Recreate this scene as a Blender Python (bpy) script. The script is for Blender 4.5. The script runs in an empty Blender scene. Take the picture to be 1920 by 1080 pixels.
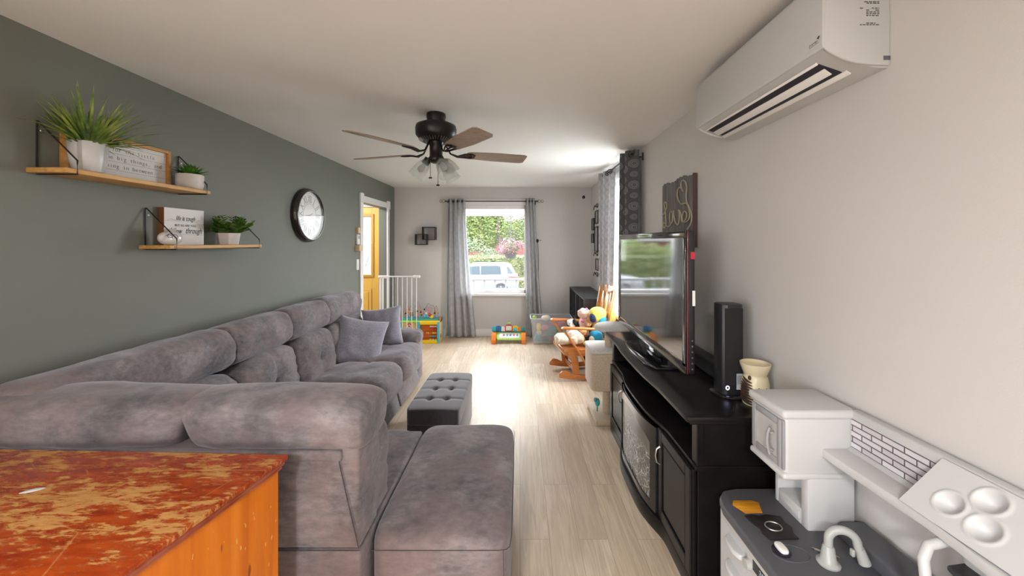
import bpy, bmesh, math, random
from mathutils import Vector, Matrix, noise
S = bpy.context.scene
COL = S.collection
PI = math.pi
random.seed(7)
# ------------------------------------------------------------------ camera, world, light, exposure
cd = bpy.data.cameras.new('camera'); cam = bpy.data.objects.new('camera', cd); COL.objects.link(cam)
cam.location = (0, 0, 1.536); cam.rotation_euler = (PI/2, 0, 0)
cd.sensor_width = 36; cd.lens = 36*720/1920; cd.shift_x = -15/1920; cd.shift_y = -85/1920
cd.clip_start = 0.02; cd.clip_end = 300
S.camera = cam
S.view_settings.view_transform = 'Standard'; S.view_settings.look = 'None'
S.view_settings.gamma = 1; S.view_settings.use_curve_mapping = False
S.view_settings.exposure = 1.84
w = bpy.data.worlds.new('overcast_sky'); S.world = w; w.use_nodes = True
nt = w.node_tree; nt.nodes.clear()
tc = nt.nodes.new('ShaderNodeTexCoord'); sx = nt.nodes.new('ShaderNodeSeparateXYZ')
cr = nt.nodes.new('ShaderNodeValToRGB'); bg = nt.nodes.new('ShaderNodeBackground'); wo = nt.nodes.new('ShaderNodeOutputWorld')
cr.color_ramp.elements[0].color = (0.80, 0.82, 0.84, 1); cr.color_ramp.elements[1].color = (1.0, 1.04, 1.10, 1)
nt.links.new(tc.outputs['Generated'], sx.inputs[0]); nt.links.new(sx.outputs['Z'], cr.inputs[0])
nt.links.new(cr.outputs[0], bg.inputs['Color']); bg.inputs['Strength'].default_value = 5.3
nt.links.new(bg.outputs[0], wo.inputs[0])
def area(name, loc, rot, sx_, sy_, power=0, color=(1, 1, 1), portal=False):
    l = bpy.data.lights.new(name, 'AREA'); l.shape = 'RECTANGLE'; l.size = sx_; l.size_y = sy_
    l.energy = power; l.color = color
    o = bpy.data.objects.new(name, l); COL.objects.link(o); o.location = loc; o.rotation_euler = rot
    if portal: l.cycles.is_portal = True
    return o
# the sky is sampled through the openings: front window, side window, entry door glass, added unseen patio opening
area('window_daylight', (-0.42, 6.46, 1.43), (-PI/2, 0, 0), 1.06, 1.42, portal=True)
area('side_window_daylight', (1.31, 4.34, 1.50), (0, PI/2, 0), 1.6, 1.0, portal=True)
area('added_patio_daylight', (-2.20, -1.8, 1.15), (0, -PI/2, 0), 2.1, 2.2, portal=True)
area('door_glass_daylight', (-2.78, 6.46, 1.5), (-PI/2, 0, 0), 0.6, 1.0, portal=True)
area('side_window_boost', (1.285, 4.34, 1.49), (0, PI/2, 0), 1.46, .82, 14, (.96, .98, 1))  # added area light that boosts the daylight of this window
S.cycles.diffuse_bounces = 6; S.cycles.max_bounces = 12; S.cycles.transparent_max_bounces = 16
S.cycles.sample_clamp_indirect = 6
S.cycles.caustics_reflective = False; S.cycles.caustics_refractive = False

# ------------------------------------------------------------------ helpers
def link(o, parent=None):
    COL.objects.link(o)
    if parent is not None: o.parent = parent
    return o
def empty(name, label, cat, group=None, loc=(0, 0, 0), rz=0):
    o = bpy.data.objects.new(name, None); COL.objects.link(o); o.location = loc; o.rotation_euler = (0, 0, rz)
    o.empty_display_size = 0.05
    o['label'] = label; o['category'] = cat
    if group: o['group'] = group
    return o
def tag(o, label=None, cat=None, group=None, kind=None):
    if label: o['label'] = label
    if cat: o['category'] = cat
    if group: o['group'] = group
    if kind: o['kind'] = kind
    return o
def copy_tree(o, parent=None):
    c = o.copy(); COL.objects.link(c); c.parent = parent
    for ch in [x for x in bpy.data.objects if x.parent == o]: copy_tree(ch, c)
    return c
class MB:
    def __init__(s): s.bm = bmesh.new(); s.uv = None
    def add(s, verts, faces, mi=0):
        vs = [s.bm.verts.new(v) for v in verts]; out = []
        for f in faces:
            try:
                q = s.bm.faces.new([vs[i] for i in f]); q.material_index = mi; out.append(q)
            except ValueError: pass
        return vs, out
    def box(s, x0, x1, y0, y1, z0, z1, bev=0, seg=2, M=None, mi=0):
        b = bmesh.new()
        vs = [b.verts.new((x, y, z)) for x in (x0, x1) for y in (y0, y1) for z in (z0, z1)]
        for f in ((0, 1, 3, 2), (4, 6, 7, 5), (0, 4, 5, 1), (2, 3, 7, 6), (0, 2, 6, 4), (1, 5, 7, 3)):
            b.faces.new([vs[i] for i in f])
        if bev > 0:
            bmesh.ops.bevel(b, geom=b.edges[:], offset=bev, segments=seg, affect='EDGES', profile=0.5)
        s.merge(b, M, mi); return s
    def merge(s, b, M=None, mi=0):
        b.verts.index_update(); vm = []
        for v in b.verts: vm.append(s.bm.verts.new(M @ v.co if M else v.co))
        for f in b.faces:
            try:
                q = s.bm.faces.new([vm[v.index] for v in f.verts]); q.material_index = mi
            except ValueError: pass
        b.free()
    def prism(s, poly, a0, a1, axis='y', bev=0, M=None, mi=0, seg=2):
        """poly: 2-D outline; axis x: (y,z), y: (x,z), z: (x,y)"""
        def P(p, a):
            return {'x': (a, p[0], p[1]), 'y': (p[0], a, p[1]), 'z': (p[0], p[1], a)}[axis]
        b = bmesh.new(); n = len(poly)
        A = [b.verts.new(P(p, a0)) for p in poly]; B = [b.verts.new(P(p, a1)) for p in poly]
        b.faces.new(A); b.faces.new(B[::-1])
        for i in range(n): b.faces.new([A[i], B[i], B[(i+1) % n], A[(i+1) % n]])
        bmesh.ops.recalc_face_normals(b, faces=b.faces[:])
        if bev > 0:
            ed = [e for e in b.edges if len(e.link_faces) == 2 and e.calc_face_angle(0) > 0.4]
            bmesh.ops.bevel(b, geom=ed, offset=bev, segments=seg, affect='EDGES', profile=0.5)
        s.merge(b, M, mi); return s
    def tube(s, pts, r, n=8, closed=False, mi=0, caps=True):
        pts = [Vector(p) for p in pts]; m = len(pts); rings = []
        rr = r if isinstance(r, (list, tuple)) else [r]*m
        up = None
        for i in range(m):
            if closed: d = pts[(i+1) % m]-pts[i-1]
            else: d = pts[min(i+1, m-1)]-pts[max(i-1, 0)]
            d.normalize()
            if up is None:
                up = Vector((0, 0, 1)) if abs(d.z) < .9 else Vector((1, 0, 0))
            u = (up-d*up.dot(d))
            if u.length < 1e-6: u = d.orthogonal()
            u.normalize(); up = u; v = d.cross(u)
            rings.append([s.bm.verts.new(pts[i]+(u*math.cos(2*PI*k/n)+v*math.sin(2*PI*k/n))*rr[i]) for k in range(n)])
        for i in range(m if closed else m-1):
            A, B = rings[i], rings[(i+1) % m]
            for k in range(n):
                q = s.bm.faces.new([A[k], A[(k+1) % n], B[(k+1) % n], B[k]]); q.material_index = mi
        if not closed and caps:
            for R in (rings[0][::-1], rings[-1]):
                q = s.bm.faces.new(R); q.material_index = mi
        return s
    def cyl(s, p0, p1, r0, r1=None, n=20, mi=0):
        return s.tube([p0, p1], [r0, r0 if r1 is None else r1], n, mi=mi)
    def lathe(s, prof, c=(0, 0, 0), n=28, M=None, mi=0, sx=1, sy=1):
        """prof: (r, z) list; r=0 closes"""
        rings = []; c = Vector(c)
        T = (lambda v: M @ Vector(v)) if M else (lambda v: c+Vector(v))
        for r, z in prof:
            if r < 1e-6: rings.append([s.bm.verts.new(T((0, 0, z)))])
            else: rings.append([s.bm.verts.new(T((r*sx*math.cos(2*PI*k/n), r*sy*math.sin(2*PI*k/n), z))) for k in range(n)])
        for A, B in zip(rings, rings[1:]):
            for k in range(n):
                a = [A[k % len(A)], A[(k+1) % len(A)], B[(k+1) % len(B)], B[k % len(B)]]
                u = []
                for x in a:
                    if x not in u: u.append(x)
                if len(u) > 2:
                    try:
                        q = s.bm.faces.new(u); q.material_index = mi
                    except ValueError: pass
        return s
    def puff(s, c, h, p=4, n=12, disp=None, M=None, mi=0, long=None, r=8):
        """rounded cushion: super-ellipsoid of half sizes h at c; disp(u, pos) reshapes it"""
        key = {}; c = Vector(c)
        def V(i, j, k):
            if (i, j, k) in key: return key[(i, j, k)]
            u = Vector((i/n, j/n, k/n))
            # ease the grid so that edges of the cushion get more cells
            u = Vector([math.copysign(abs(t)**0.85, t) for t in u])
            if long is None: L = (abs(u.x)**p+abs(u.y)**p+abs(u.z)**p)**(1/p)
            else:          # bolster: round section, flatter ends along axis `long`
                o2 = [abs(u[q])**p for q in range(3) if q != long]
                L = (sum(o2)**(r/p)+abs(u[long])**r)**(1/r)
            q = u/L; pos = Vector((q.x*h[0], q.y*h[1], q.z*h[2]))
            if disp: pos = disp(q, pos)
            pos = (M @ pos if M else pos)+c
            key[(i, j, k)] = s.bm.verts.new(pos); return key[(i, j, k)]
        R = range(-n, n, 2) if n % 2 == 0 else range(-n, n, 2)
        for a in R:
            for b in R:
                for sg in (-n, n):
                    for F in (lambda x, y: (sg, x, y), lambda x, y: (x, sg, y), lambda x, y: (x, y, sg)):
                        vs = [V(*F(a, b)), V(*F(a+2, b)), V(*F(a+2, b+2)), V(*F(a, b+2))]
                        q = s.bm.faces.new(vs); q.material_index = mi
        return s
    def text(s, body, size, org, right, up, align='CENTER', shear=0, xs=1, depth=0.0008, mi=0, bold=0):
        c = bpy.data.curves.new('t', 'FONT'); c.body = body; c.size = size; c.align_x = align; c.shear = shear
        c.extrude = depth; c.resolution_u = 3; c.offset = bold
        o = bpy.data.objects.new('t', c); me = bpy.data.meshes.new_from_object(o)
        r = Vector(right).normalized(); u = Vector(up).normalized(); nrm = r.cross(u); O = Vector(org)
        vs = [s.bm.verts.new(O+r*(v.co.x*xs)+u*v.co.y+nrm*v.co.z) for v in me.vertices]
        for f in me.polygons:
            try:
                q = s.bm.faces.new([vs[i] for i in f.vertices]); q.material_index = mi
            except ValueError: pass
        bpy.data.objects.remove(o); bpy.data.curves.remove(c); bpy.data.meshes.remove(me)
        return s
    def mono(s, body, pitch, size, org, right, up, xs=1, depth=.0003, bold=0):
        """typewriter spacing: every letter centred on its own pitch, the line ends at org"""
        r = Vector(right).normalized(); n = len(body)
        for i, ch in enumerate(body):
            if ch != ' ': s.text(ch, size, Vector(org)-r*((n-i-.5)*pitch), right, up, 'CENTER', 0, xs, depth, 0, bold)
        return s
    def build(s, name, mat, parent=None, smooth=35, recalc=True):
        if recalc: bmesh.ops.recalc_face_normals(s.bm, faces=s.bm.faces[:])
        me = bpy.data.meshes.new(name); s.bm.to_mesh(me); s.bm.free()
        for m in (mat if isinstance(mat, (list, tuple)) else [mat]): me.materials.append(m)
        if smooth is not None:
            me.shade_smooth()
            if smooth < 180: me.set_sharp_from_angle(angle=math.radians(smooth))
        o = bpy.data.objects.new(name, me); link(o, parent)
        if parent is not None: o.matrix_parent_inverse = Matrix.Identity(4)
        return o
def at(o, loc):
    o.location = loc; return o
def struct(name, mb, m, smooth=None):
    o = mb.build(name, m, None, smooth); o['kind'] = 'structure'; return o
# world-space building with an empty origin: shift vertices so the thing's Empty can sit at its base
def TR(x, y, z, rz=0, rx=0, ry=0):
    return Matrix.Translation((x, y, z)) @ Matrix.Rotation(rz, 4, 'Z') @ Matrix.Rotation(ry, 4, 'Y') @ Matrix.Rotation(rx, 4, 'X')
# ------------------------------------------------------------------ materials
class NT:
    def __init__(s, m): s.t = m.node_tree
    def n(s, ty, out=0, **kw):
        nd = s.t.nodes.new('ShaderNode'+ty)
        for k, v in kw.items():
            if k.startswith('_'): setattr(nd, k[1:], v); continue
            i = nd.inputs[int(k[1:])] if k[0] == 'i' and k[1:].isdigit() else nd.inputs[k.replace('__', ' ')]
            if isinstance(v, bpy.types.NodeSocket): s.t.links.new(v, i)
            else: i.default_value = v
        return nd.outputs[out] if out is not None else nd
    def math(s, op, a, b=0.0, c=None):
        kw = {'_operation': op, 'i0': a, 'i1': b}
        if c is not None: kw['i2'] = c
        return s.n('Math', **kw)
    def mix(s, f, a, b, blend='MIX'):
        nd = s.t.nodes.new('ShaderNodeMix'); nd.data_type = 'RGBA'; nd.blend_type = blend
        for sock, v in ((nd.inputs[0], f), (nd.inputs[6], a), (nd.inputs[7], b)):
            if isinstance(v, bpy.types.NodeSocket): s.t.links.new(v, sock)
            else: sock.default_value = v
        return nd.outputs[2]
    def ramp(s, f, stops, interp='LINEAR'):
        nd = s.t.nodes.new('ShaderNodeValToRGB'); s.t.links.new(f, nd.inputs[0]); r = nd.color_ramp; r.interpolation = interp
        while len(r.elements) < len(stops): r.elements.new(0.5)
        for e, (p, c) in zip(r.elements, stops):
            e.position = p; e.color = c if len(c) == 4 else (*c, 1)
        return nd.outputs[0]
def C(r, g, b):
    """sRGB 0-255 to linear"""
    f = lambda v: (v/255/12.92) if v/255 <= .04045 else ((v/255+.055)/1.055)**2.4
    return (f(r), f(g), f(b), 1)
def base(name):
    m = bpy.data.materials.new(name); m.use_nodes = True
    return m, NT(m), m.node_tree.nodes['Principled BSDF']
def setp(b, **kw):
    for k, v in kw.items():
        i = b.inputs[k.replace('__', ' ')]
        if isinstance(v, bpy.types.NodeSocket): b.id_data.links.new(v, i)
        else: i.default_value = v
def mat(name, col, rough=0.5, metal=0, spec=0.5, sheen=0, coat=0, bump=None, var=None, trans=0, alpha=1):
    m, t, b = base(name)
    setp(b, Base__Color=col, Roughness=rough, Metallic=metal, Specular__IOR__Level=spec, Sheen__Weight=sheen, Coat__Weight=coat)
    if trans: setp(b, Transmission__Weight=trans)
    if alpha < 1: setp(b, Alpha=alpha)
    co = t.n('TexCoord', out=3)
    if var:
        c2, sc = var
        setp(b, Base__Color=t.mix(t.ramp(t.n('TexNoise', Vector=co, Scale=sc, Detail=4.0), [(.35, (0, 0, 0)), (.65, (1, 1, 1))]), col, c2))
    if bump:
        sc, st = bump
        setp(b, Normal=t.n('Bump', Height=t.n('TexNoise', Vector=co, Scale=sc, Detail=3.0), Strength=st, Distance=0.002))
    return m
def scaled(t, co, sx_, sy_, sz_, rz=0):
    return t.n('Mapping', Vector=co, Scale=(sx_, sy_, sz_), Rotation=(0, 0, rz))
M = {}
M['wall'] = mat('taupe_wall_paint', (.575, .555, .54, 1), .75, bump=(220, .12), var=((.595, .575, .56, 1), 1.2))
M['green'] = mat('sage_green_wall_paint', (.158, .168, .146, 1), .62, bump=(200, .12), var=((.168, .178, .155, 1), 1.5))
M['ceil'] = mat('ceiling_paint', (.77, .77, .77, 1), .85, bump=(160, .15))
M['trim'] = mat('white_trim_paint', (.80, .79, .79, 1), .35)
M['white'] = mat('white_plastic', (.78, .78, .77, 1), .38, bump=(400, .05))
M['ac'] = mat('air_conditioner_plastic', (.72, .725, .72, 1), .32)
M['darkslot'] = mat('dark_vent_plastic', (.012, .008, .02, 1), .4)
M['black'] = mat('black_metal', (.012, .012, .013, 1), .4)
M['bronze'] = mat('oil_rubbed_bronze', (.012, .008, .008, 1), .36, spec=.4)
M['silver'] = mat('brushed_silver', (.62, .61, .58, 1), .28, metal=1)
M['chrome'] = mat('chrome', (.8, .8, .8, 1), .12, metal=1)
M['glossblack'] = mat('gloss_black_plastic', (.01, .01, .012, 1), .12, coat=.5)
M['blackplastic'] = mat('matt_black_plastic', (.014, .014, .016, 1), .42)
M['red_edge'] = mat('dark_red_edge', (.09, .004, .012, 1), .2, coat=.5)
M['espresso'] = mat('espresso_wood', (.007, .006, .006, 1), .30, spec=.24, bump=(60, .1), var=((.012, .010, .010, 1), 9))
M['text'] = mat('black_lettering', (.03, .03, .03, 1), .6)
M['greytext'] = mat('grey_lettering', (.30, .31, .32, 1), .6)
M['oak'] = None
def wood(name, c1, c2, axis='y', rough=.45, scale=14, stretch=12, coat=0):
    m, t, b = base(name); co = t.n('TexCoord', out=3)
    s_ = {'x': (1/stretch, 1, 1), 'y': (1, 1/stretch, 1), 'z': (1, 1, 1/stretch)}[axis]
    v = scaled(t, co, *[k*scale for k in s_])
    f = t.n('TexNoise', Vector=v, Scale=3.0, Detail=6.0, Roughness=.65, Distortion=.6)
    setp(b, Base__Color=t.ramp(f, [(.3, c1), (.7, c2)]), Roughness=rough, Coat__Weight=coat,
         Normal=t.n('Bump', Height=f, Strength=.1, Distance=.002))
    return m
M['pine'] = wood('pale_pine', C(176, 128, 70), C(214, 170, 106), 'y')
M['oakframe'] = wood('oak_sign_frame', C(170, 118, 62), C(200, 150, 88), 'y')
M['brownwood'] = wood('brown_sign_edge', C(96, 56, 28), C(130, 84, 40), 'z')
M['honey'] = wood('honey_wood', C(200, 132, 62), C(228, 166, 88), 'y', .3, coat=.4)
M['honeyx'] = wood('honey_wood_rockers', C(176, 104, 50), C(206, 134, 72), 'x', .3, coat=.4)
M['blade'] = wood('fan_blade_veneer', C(120, 100, 88), C(164, 143, 128), 'x', .35, 20)
M['blade'] .name = 'fan_blade_veneer'
def floor_mat():
    m, t, b = base('light_oak_plank_floor'); co = t.n('TexCoord', out=3)
    sp = t.n('SeparateXYZ', out=None, Vector=co)
    v = t.n('CombineXYZ', X=sp.outputs[1], Y=sp.outputs[0])
    br = t.n('TexBrick', out=None, Vector=v, Scale=1.0, Mortar__Size=.0012, Mortar__Smooth=.1, Bias=0.0, Brick__Width=1.22, Row__Height=.152,
             Color1=(0, 0, 0, 1), Color2=(1, 1, 1, 1), Mortar=(.5, .5, .5, 1))
    br.offset = .37
    tone = t.ramp(br.outputs[0], [(0, C(224, 208, 184)), (.35, C(212, 193, 168)), (.6, C(230, 216, 194)), (1, C(203, 184, 158))])
    # each plank shifts the grain
    sh = t.n('VectorMath', _operation='ADD', i0=co, i1=t.n('CombineXYZ', Y=t.math('MULTIPLY', br.outputs[0], 7.0), Z=t.math('MULTIPLY', br.outputs[0], 5.0)))
    g1 = t.n('TexNoise', Vector=scaled(t, sh, 26, 1.6, 26), Scale=1.6, Detail=7.0, Roughness=.62, Distortion=1.1)
    col = t.mix(t.ramp(g1, [(.38, (.75, .75, .75)), (.62, (0, 0, 0))]), tone, C(188, 168, 144))
    wv = t.n('TexWave', out=1, Vector=scaled(t, sh, 5.2, .55, 5), Scale=5.5, Distortion=9.0, Detail=3.0, Detail__Scale=1.2)
    wm = t.ramp(wv, [(.0, (.0, .0, .0)), (.5, (0, 0, 0)), (.92, (.45, .45, .45))])
    pick = t.ramp(t.n('TexNoise', Vector=scaled(t, sh, 1.2, .5, 1), Scale=1.8), [(.48, (0, 0, 0)), (.6, (1, 1, 1))])
    col = t.mix(t.math('MULTIPLY', wm, pick), col, C(228, 219, 205))
    bl = t.n('TexNoise', Vector=scaled(t, sh, 3.5, .8, 3), Scale=1.5, Detail=2.0)
    col = t.mix(t.ramp(bl, [(.45, (0, 0, 0)), (.75, (.5, .5, .5))]), col, C(178, 158, 134))
    col = t.mix(t.math('MULTIPLY', br.outputs[1], .55), col, C(96, 82, 70))
    setp(b, Base__Color=col, Roughness=t.math('MULTIPLY_ADD', g1, .14, .36), Specular__IOR__Level=.75,
         Normal=t.n('Bump', Height=t.math('SUBTRACT', g1, br.outputs[1]), Strength=.18, Distance=.002))
    return m
def suede(name, dark, mid, light, scale=4.2, sheen=.35):
    m, t, b = base(name); co = t.n('TexCoord', out=3)
    n1 = t.n('TexNoise', Vector=co, Scale=scale, Detail=5.0, Roughness=.6, Distortion=.4)
    n2 = t.n('TexNoise', Vector=scaled(t, co, 1, 1.6, 2.4, .6), Scale=scale*5, Detail=4.0, Roughness=.7)
    f = t.math('ADD', t.math('MULTIPLY', n1, .62), t.math('MULTIPLY', n2, .38))
    col = t.ramp(f, [(.36, dark), (.5, mid), (.63, light)])
    hue = t.n('TexNoise', Vector=co, Scale=scale*1.3, Detail=1.0)
    col = t.mix(t.ramp(hue, [(.42, (0, 0, 0)), (.64, (.5, .5, .5))]), col, (mid[0]*1.22, mid[1]*.98, mid[2]*.92, 1))
    fine = t.n('TexNoise', Vector=co, Scale=330.0, Detail=2.0)
    setp(b, Base__Color=col, Roughness=.85, Specular__IOR__Level=.25, Sheen__Weight=sheen, Sheen__Roughness=.42,
         Sheen__Tint=(.85, .86, .95, 1),
         Normal=t.n('Bump', Height=t.math('ADD', t.math('MULTIPLY', fine, .6), t.math('MULTIPLY', n2, .6)), Strength=.35, Distance=.003))
    return m
def curtain_mat(name, basec, ringc, tile=.135, transl=.35, lining=False):
    m, t, b = base(name); uv = t.n('TexCoord', out=2)
    sp = t.n('SeparateXYZ', out=None, Vector=uv)
    u = t.math('DIVIDE', sp.outputs[0], tile*.8); v = t.math('DIVIDE', sp.outputs[1], tile)
    colid = t.math('FLOOR', u)
    v2 = t.math('ADD', v, t.math('MULTIPLY', t.math('MODULO', t.math('ABSOLUTE', colid), 2.0), .5))
    fu = t.math('SUBTRACT', t.math('FRACT', u), .5); fv = t.math('SUBTRACT', t.math('FRACT', v2), .5)
    par = t.math('MODULO', t.math('ABSOLUTE', t.math('FLOOR', v2)), 2.0)
    sc = t.math('MULTIPLY_ADD', par, -.3, 1.0)                 # big and small medallions alternate
    fu = t.math('MULTIPLY', fu, .8)
    r = t.math('DIVIDE', t.math('SQRT', t.math('ADD', t.math('MULTIPLY', fu, fu), t.math('MULTIPLY', fv, fv))), sc)
    ang = t.math('ARCTAN2', fv, fu)
    pet = t.math('MULTIPLY', t.math('SINE', t.math('MULTIPLY', ang, 16.0)), .012)
    rr = t.math('ADD', r, pet)
    def ring(c, wd):
        return t.math('LESS_THAN', t.math('ABSOLUTE', t.math('SUBTRACT', rr, c)), wd)
    msk = t.math('MAXIMUM', t.math('MAXIMUM', ring(.17, .035), ring(.27, .018)), t.math('MAXIMUM', ring(.36, .026), ring(.0, .035)))
    weave = t.n('TexNoise', Vector=uv, Scale=60.0, Detail=3.0)
    col = t.mix(t.math('MULTIPLY', weave, .5), t.mix(msk, basec, ringc), (basec[0]*.8, basec[1]*.8, basec[2]*.8, 1))
    setp(b, Base__Color=col, Roughness=.8, Specular__IOR__Level=.2, Sheen__Weight=.15)
    tr = t.n('BsdfTranslucent', Color=t.mix(msk, (min(1, basec[0]*2.4+.1), min(1, basec[1]*2.4+.1), min(1, basec[2]*2.4+.1), 1), (.75, .76, .78, 1)))
    ms = t.n('MixShader', i0=transl, i1=b.outputs[0], i2=tr)
    m.node_tree.links.new(ms, m.node_tree.nodes['Material Output'].inputs[0])
    return m
def glass_mat(name, tint=(1, 1, 1, 1), refl=1.0, rough=0.0):
    m, t, b = base(name); m.node_tree.nodes.remove(b)
    fr = t.math('MULTIPLY_ADD', t.math('POWER', t.n('LayerWeight', out=1, Blend=.5), 5.0), .92, .04)
    g = t.n('BsdfGlossy', Color=(1, 1, 1, 1), Roughness=rough); tr = t.n('BsdfTransparent', Color=tint)
    ms = t.n('MixShader', i0=t.math('MULTIPLY', fr, refl), i1=tr, i2=g)
    m.node_tree.links.new(ms, m.node_tree.nodes['Material Output'].inputs[0])
    return m
def translucent_plastic(name, col, a=.5):
    m, t, b = base(name)
    setp(b, Base__Color=col, Roughness=.35)
    tr = t.n('BsdfTransparent', Color=(1, 1, 1, 1))
    ms = t.n('MixShader', i0=a, i1=tr, i2=b.outputs[0])
    m.node_tree.links.new(ms, m.node_tree.nodes['Material Output'].inputs[0])
    return m
def dresser_top_mat():
    m, t, b = base('worn_red_varnish_top'); co = t.n('TexCoord', out=3)
    rot = scaled(t, co, 1.0, 2.4, 1, -.62)
    n1 = t.n('TexNoise', Vector=rot, Scale=5.0, Detail=14.0, Roughness=.76, Distortion=.2)
    n2 = t.n('TexNoise', Vector=scaled(t, co, 1, 4, 1, -.62), Scale=22.0, Detail=8.0, Roughness=.75)
    wear = t.math('ADD', t.math('MULTIPLY', n1, .64), t.math('MULTIPLY', n2, .36))
    red = t.ramp(t.n('TexNoise', Vector=scaled(t, co, 2, 9, 1, -.3), Scale=5.0, Detail=6.0), [(.35, C(146, 44, 10)), (.65, C(184, 76, 20))])
    tan = t.ramp(n2, [(.35, C(176, 116, 58)), (.6, C(206, 152, 88))])
    mid = C(162, 74, 24)
    # the varnish survives near the front edge and the right side
    col = t.mix(t.ramp(wear, [(.475, (0, 0, 0)), (.505, (1, 1, 1))]), red, mid)
    col = t.mix(t.ramp(wear, [(.512, (0, 0, 0)), (.522, (1, 1, 1))]), col, tan)
    sc = t.n('TexVoronoi', out=0, _feature='DISTANCE_TO_EDGE', Vector=scaled(t, co, 1.0, 1.9, 1, .5), Scale=3.1)
    col = t.mix(t.ramp(sc, [(.0, (.7, .7, .7)), (.006, (0, 0, 0))]), col, C(205, 140, 80))
    setp(b, Base__Color=col, Roughness=t.ramp(wear, [(.48, (.22, .22, .22)), (.52, (.6, .6, .6))]),
         Normal=t.n('Bump', Height=wear, Strength=.15, Distance=.002))
    return m
def dresser_side_mat():
    m, t, b = base('orange_pine_side'); co = t.n('TexCoord', out=3)
    n1 = t.n('TexNoise', Vector=scaled(t, co, 2, 6, .35), Scale=4.0, Detail=5.0, Distortion=.5)
    col = t.ramp(n1, [(.3, C(204, 104, 10)), (.55, C(222, 126, 20)), (.75, C(230, 142, 44))])
    ch = t.n('TexNoise', Vector=scaled(t, co, 1, 3, 1.2), Scale=26.0, Detail=2.0)
    col = t.mix(t.ramp(ch, [(.70, (0, 0, 0)), (.72, (.8, .8, .8))]), col, C(232, 190, 110))
    sp = t.n('TexNoise', Vector=scaled(t, co, 1, 6, 1), Scale=9.0, Detail=1.0)
    col = t.mix(t.ramp(sp, [(.74, (0, 0, 0)), (.78, (.7, .7, .7))]), col, C(120, 40, 10))
    setp(b, Base__Color=col, Roughness=.32, Coat__Weight=.2)
    return m
def weathered():
    m, t, b = base('weathered_grey_board'); co = t.n('TexCoord', out=3)
    f = t.n('TexNoise', Vector=scaled(t, co, 30, 30, 2), Scale=1.5, Detail=8.0, Roughness=.7, Distortion=.8)
    setp(b, Base__Color=t.ramp(f, [(.3, C(74, 70, 68)), (.6, C(122, 118, 116)), (.75, C(150, 146, 142))]), Roughness=.85,
         Normal=t.n('Bump', Height=f, Strength=.5, Distance=.003))
    return m
def tvstand_door_mat():
    return M['espresso']
def leafmat(name, c1, c2, c3=None, sc=6.0, transl=.25):
    m, t, b = base(name); co = t.n('TexCoord', out=3)
    f = t.n('TexNoise', Vector=co, Scale=sc, Detail=3.0)
    st = [(.35, c1), (.65, c2)] if c3 is None else [(.32, c1), (.5, c2), (.66, c3)]
    col = t.ramp(f, st); setp(b, Base__Color=col, Roughness=.5)
    tr = t.n('BsdfTranslucent', Color=col)
    ms = t.n('MixShader', i0=transl, i1=b.outputs[0], i2=tr)
    m.node_tree.links.new(ms, m.node_tree.nodes['Material Output'].inputs[0])
    return m
def carpet_mat(name, c1, c2, sc=90.0):
    return mat(name, c1, .95, sheen=.5, bump=(sc*2, .9), var=(c2, sc), spec=.1)
M['floor'] = floor_mat()
M['sofa'] = suede('grey_suede_upholstery', (.088, .081, .086, 1), (.172, .156, .165, 1), (.280, .250, .254, 1))
M['sofa_near'] = M['sofa']
M['pillow'] = mat('lilac_grey_plush', (.26, .25, .30, 1), .95, sheen=.4, bump=(120, .9), var=((.32, .31, .365, 1), 70), spec=.1)
M['otto'] = mat('charcoal_linen', (.048, .046, .056, 1), .8, sheen=.6, bump=(260, .5), spec=.2, var=((.06, .058, .068, 1), 60))
M['curtain'] = curtain_mat('grey_medallion_curtain_shaded', (.115, .112, .115, 1), (.36, .36, .37, 1), .10, .22)  # shaded copy of the cloth: backlit gloom painted into the colour
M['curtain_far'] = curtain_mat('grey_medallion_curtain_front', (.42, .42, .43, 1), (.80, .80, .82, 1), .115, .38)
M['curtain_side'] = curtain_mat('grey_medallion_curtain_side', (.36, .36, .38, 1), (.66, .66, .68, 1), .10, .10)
M['glass'] = glass_mat('window_glass')
M['clockglass'] = glass_mat('clock_glass', refl=.22)
M['shade'] = translucent_plastic('ribbed_clear_glass', (.55, .60, .58, 1), .22)
M['dtop'] = dresser_top_mat(); M['dside'] = dresser_side_mat(); M['board'] = weathered()
M['carpet'] = carpet_mat('beige_carpet', (.46, .37, .27, 1), (.56, .47, .36, 1))
M['yellowdoor'] = mat('mustard_yellow_paint', C(222, 178, 84), .4)
M['doorglass'] = translucent_plastic('frosted_door_glass', (.9, .92, .95, 1), .35)
def plain(name, r, g, b_, rough=.45, **k): return mat(name, C(r, g, b_), rough, **k)
M['teal'] = plain('teal_plastic', 60, 160, 165); M['blue'] = plain('blue_plastic', 30, 110, 175)
M['yellow'] = plain('yellow_plastic', 235, 200, 30); M['orange'] = plain('orange_plastic', 235, 130, 30)
M['red'] = plain('red_plastic', 190, 45, 40); M['lime'] = plain('lime_plastic', 165, 205, 80)
M['pink'] = plain('pink_plush', 215, 110, 150, .8); M['cyan'] = plain('turquoise_plastic', 60, 180, 205)
M['beech'] = wood('beech_panel', C(222, 180, 120), C(236, 200, 145), 'x')
M['cream'] = plain('cream_plush', 232, 220, 200, .95, sheen=.5, bump=(90, .9))
M['tan'] = plain('tan_plush', 200, 150, 95, .95, sheen=.4, bump=(90, .9))
M['brown'] = plain('brown_plush', 110, 60, 40, .95, sheen=.3, bump=(90, .9))
M['navy'] = plain('navy_plush', 20, 50, 90, .9, sheen=.3); M['cyanplush'] = plain('turquoise_plush', 40, 160, 200, .9, sheen=.3)
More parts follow.
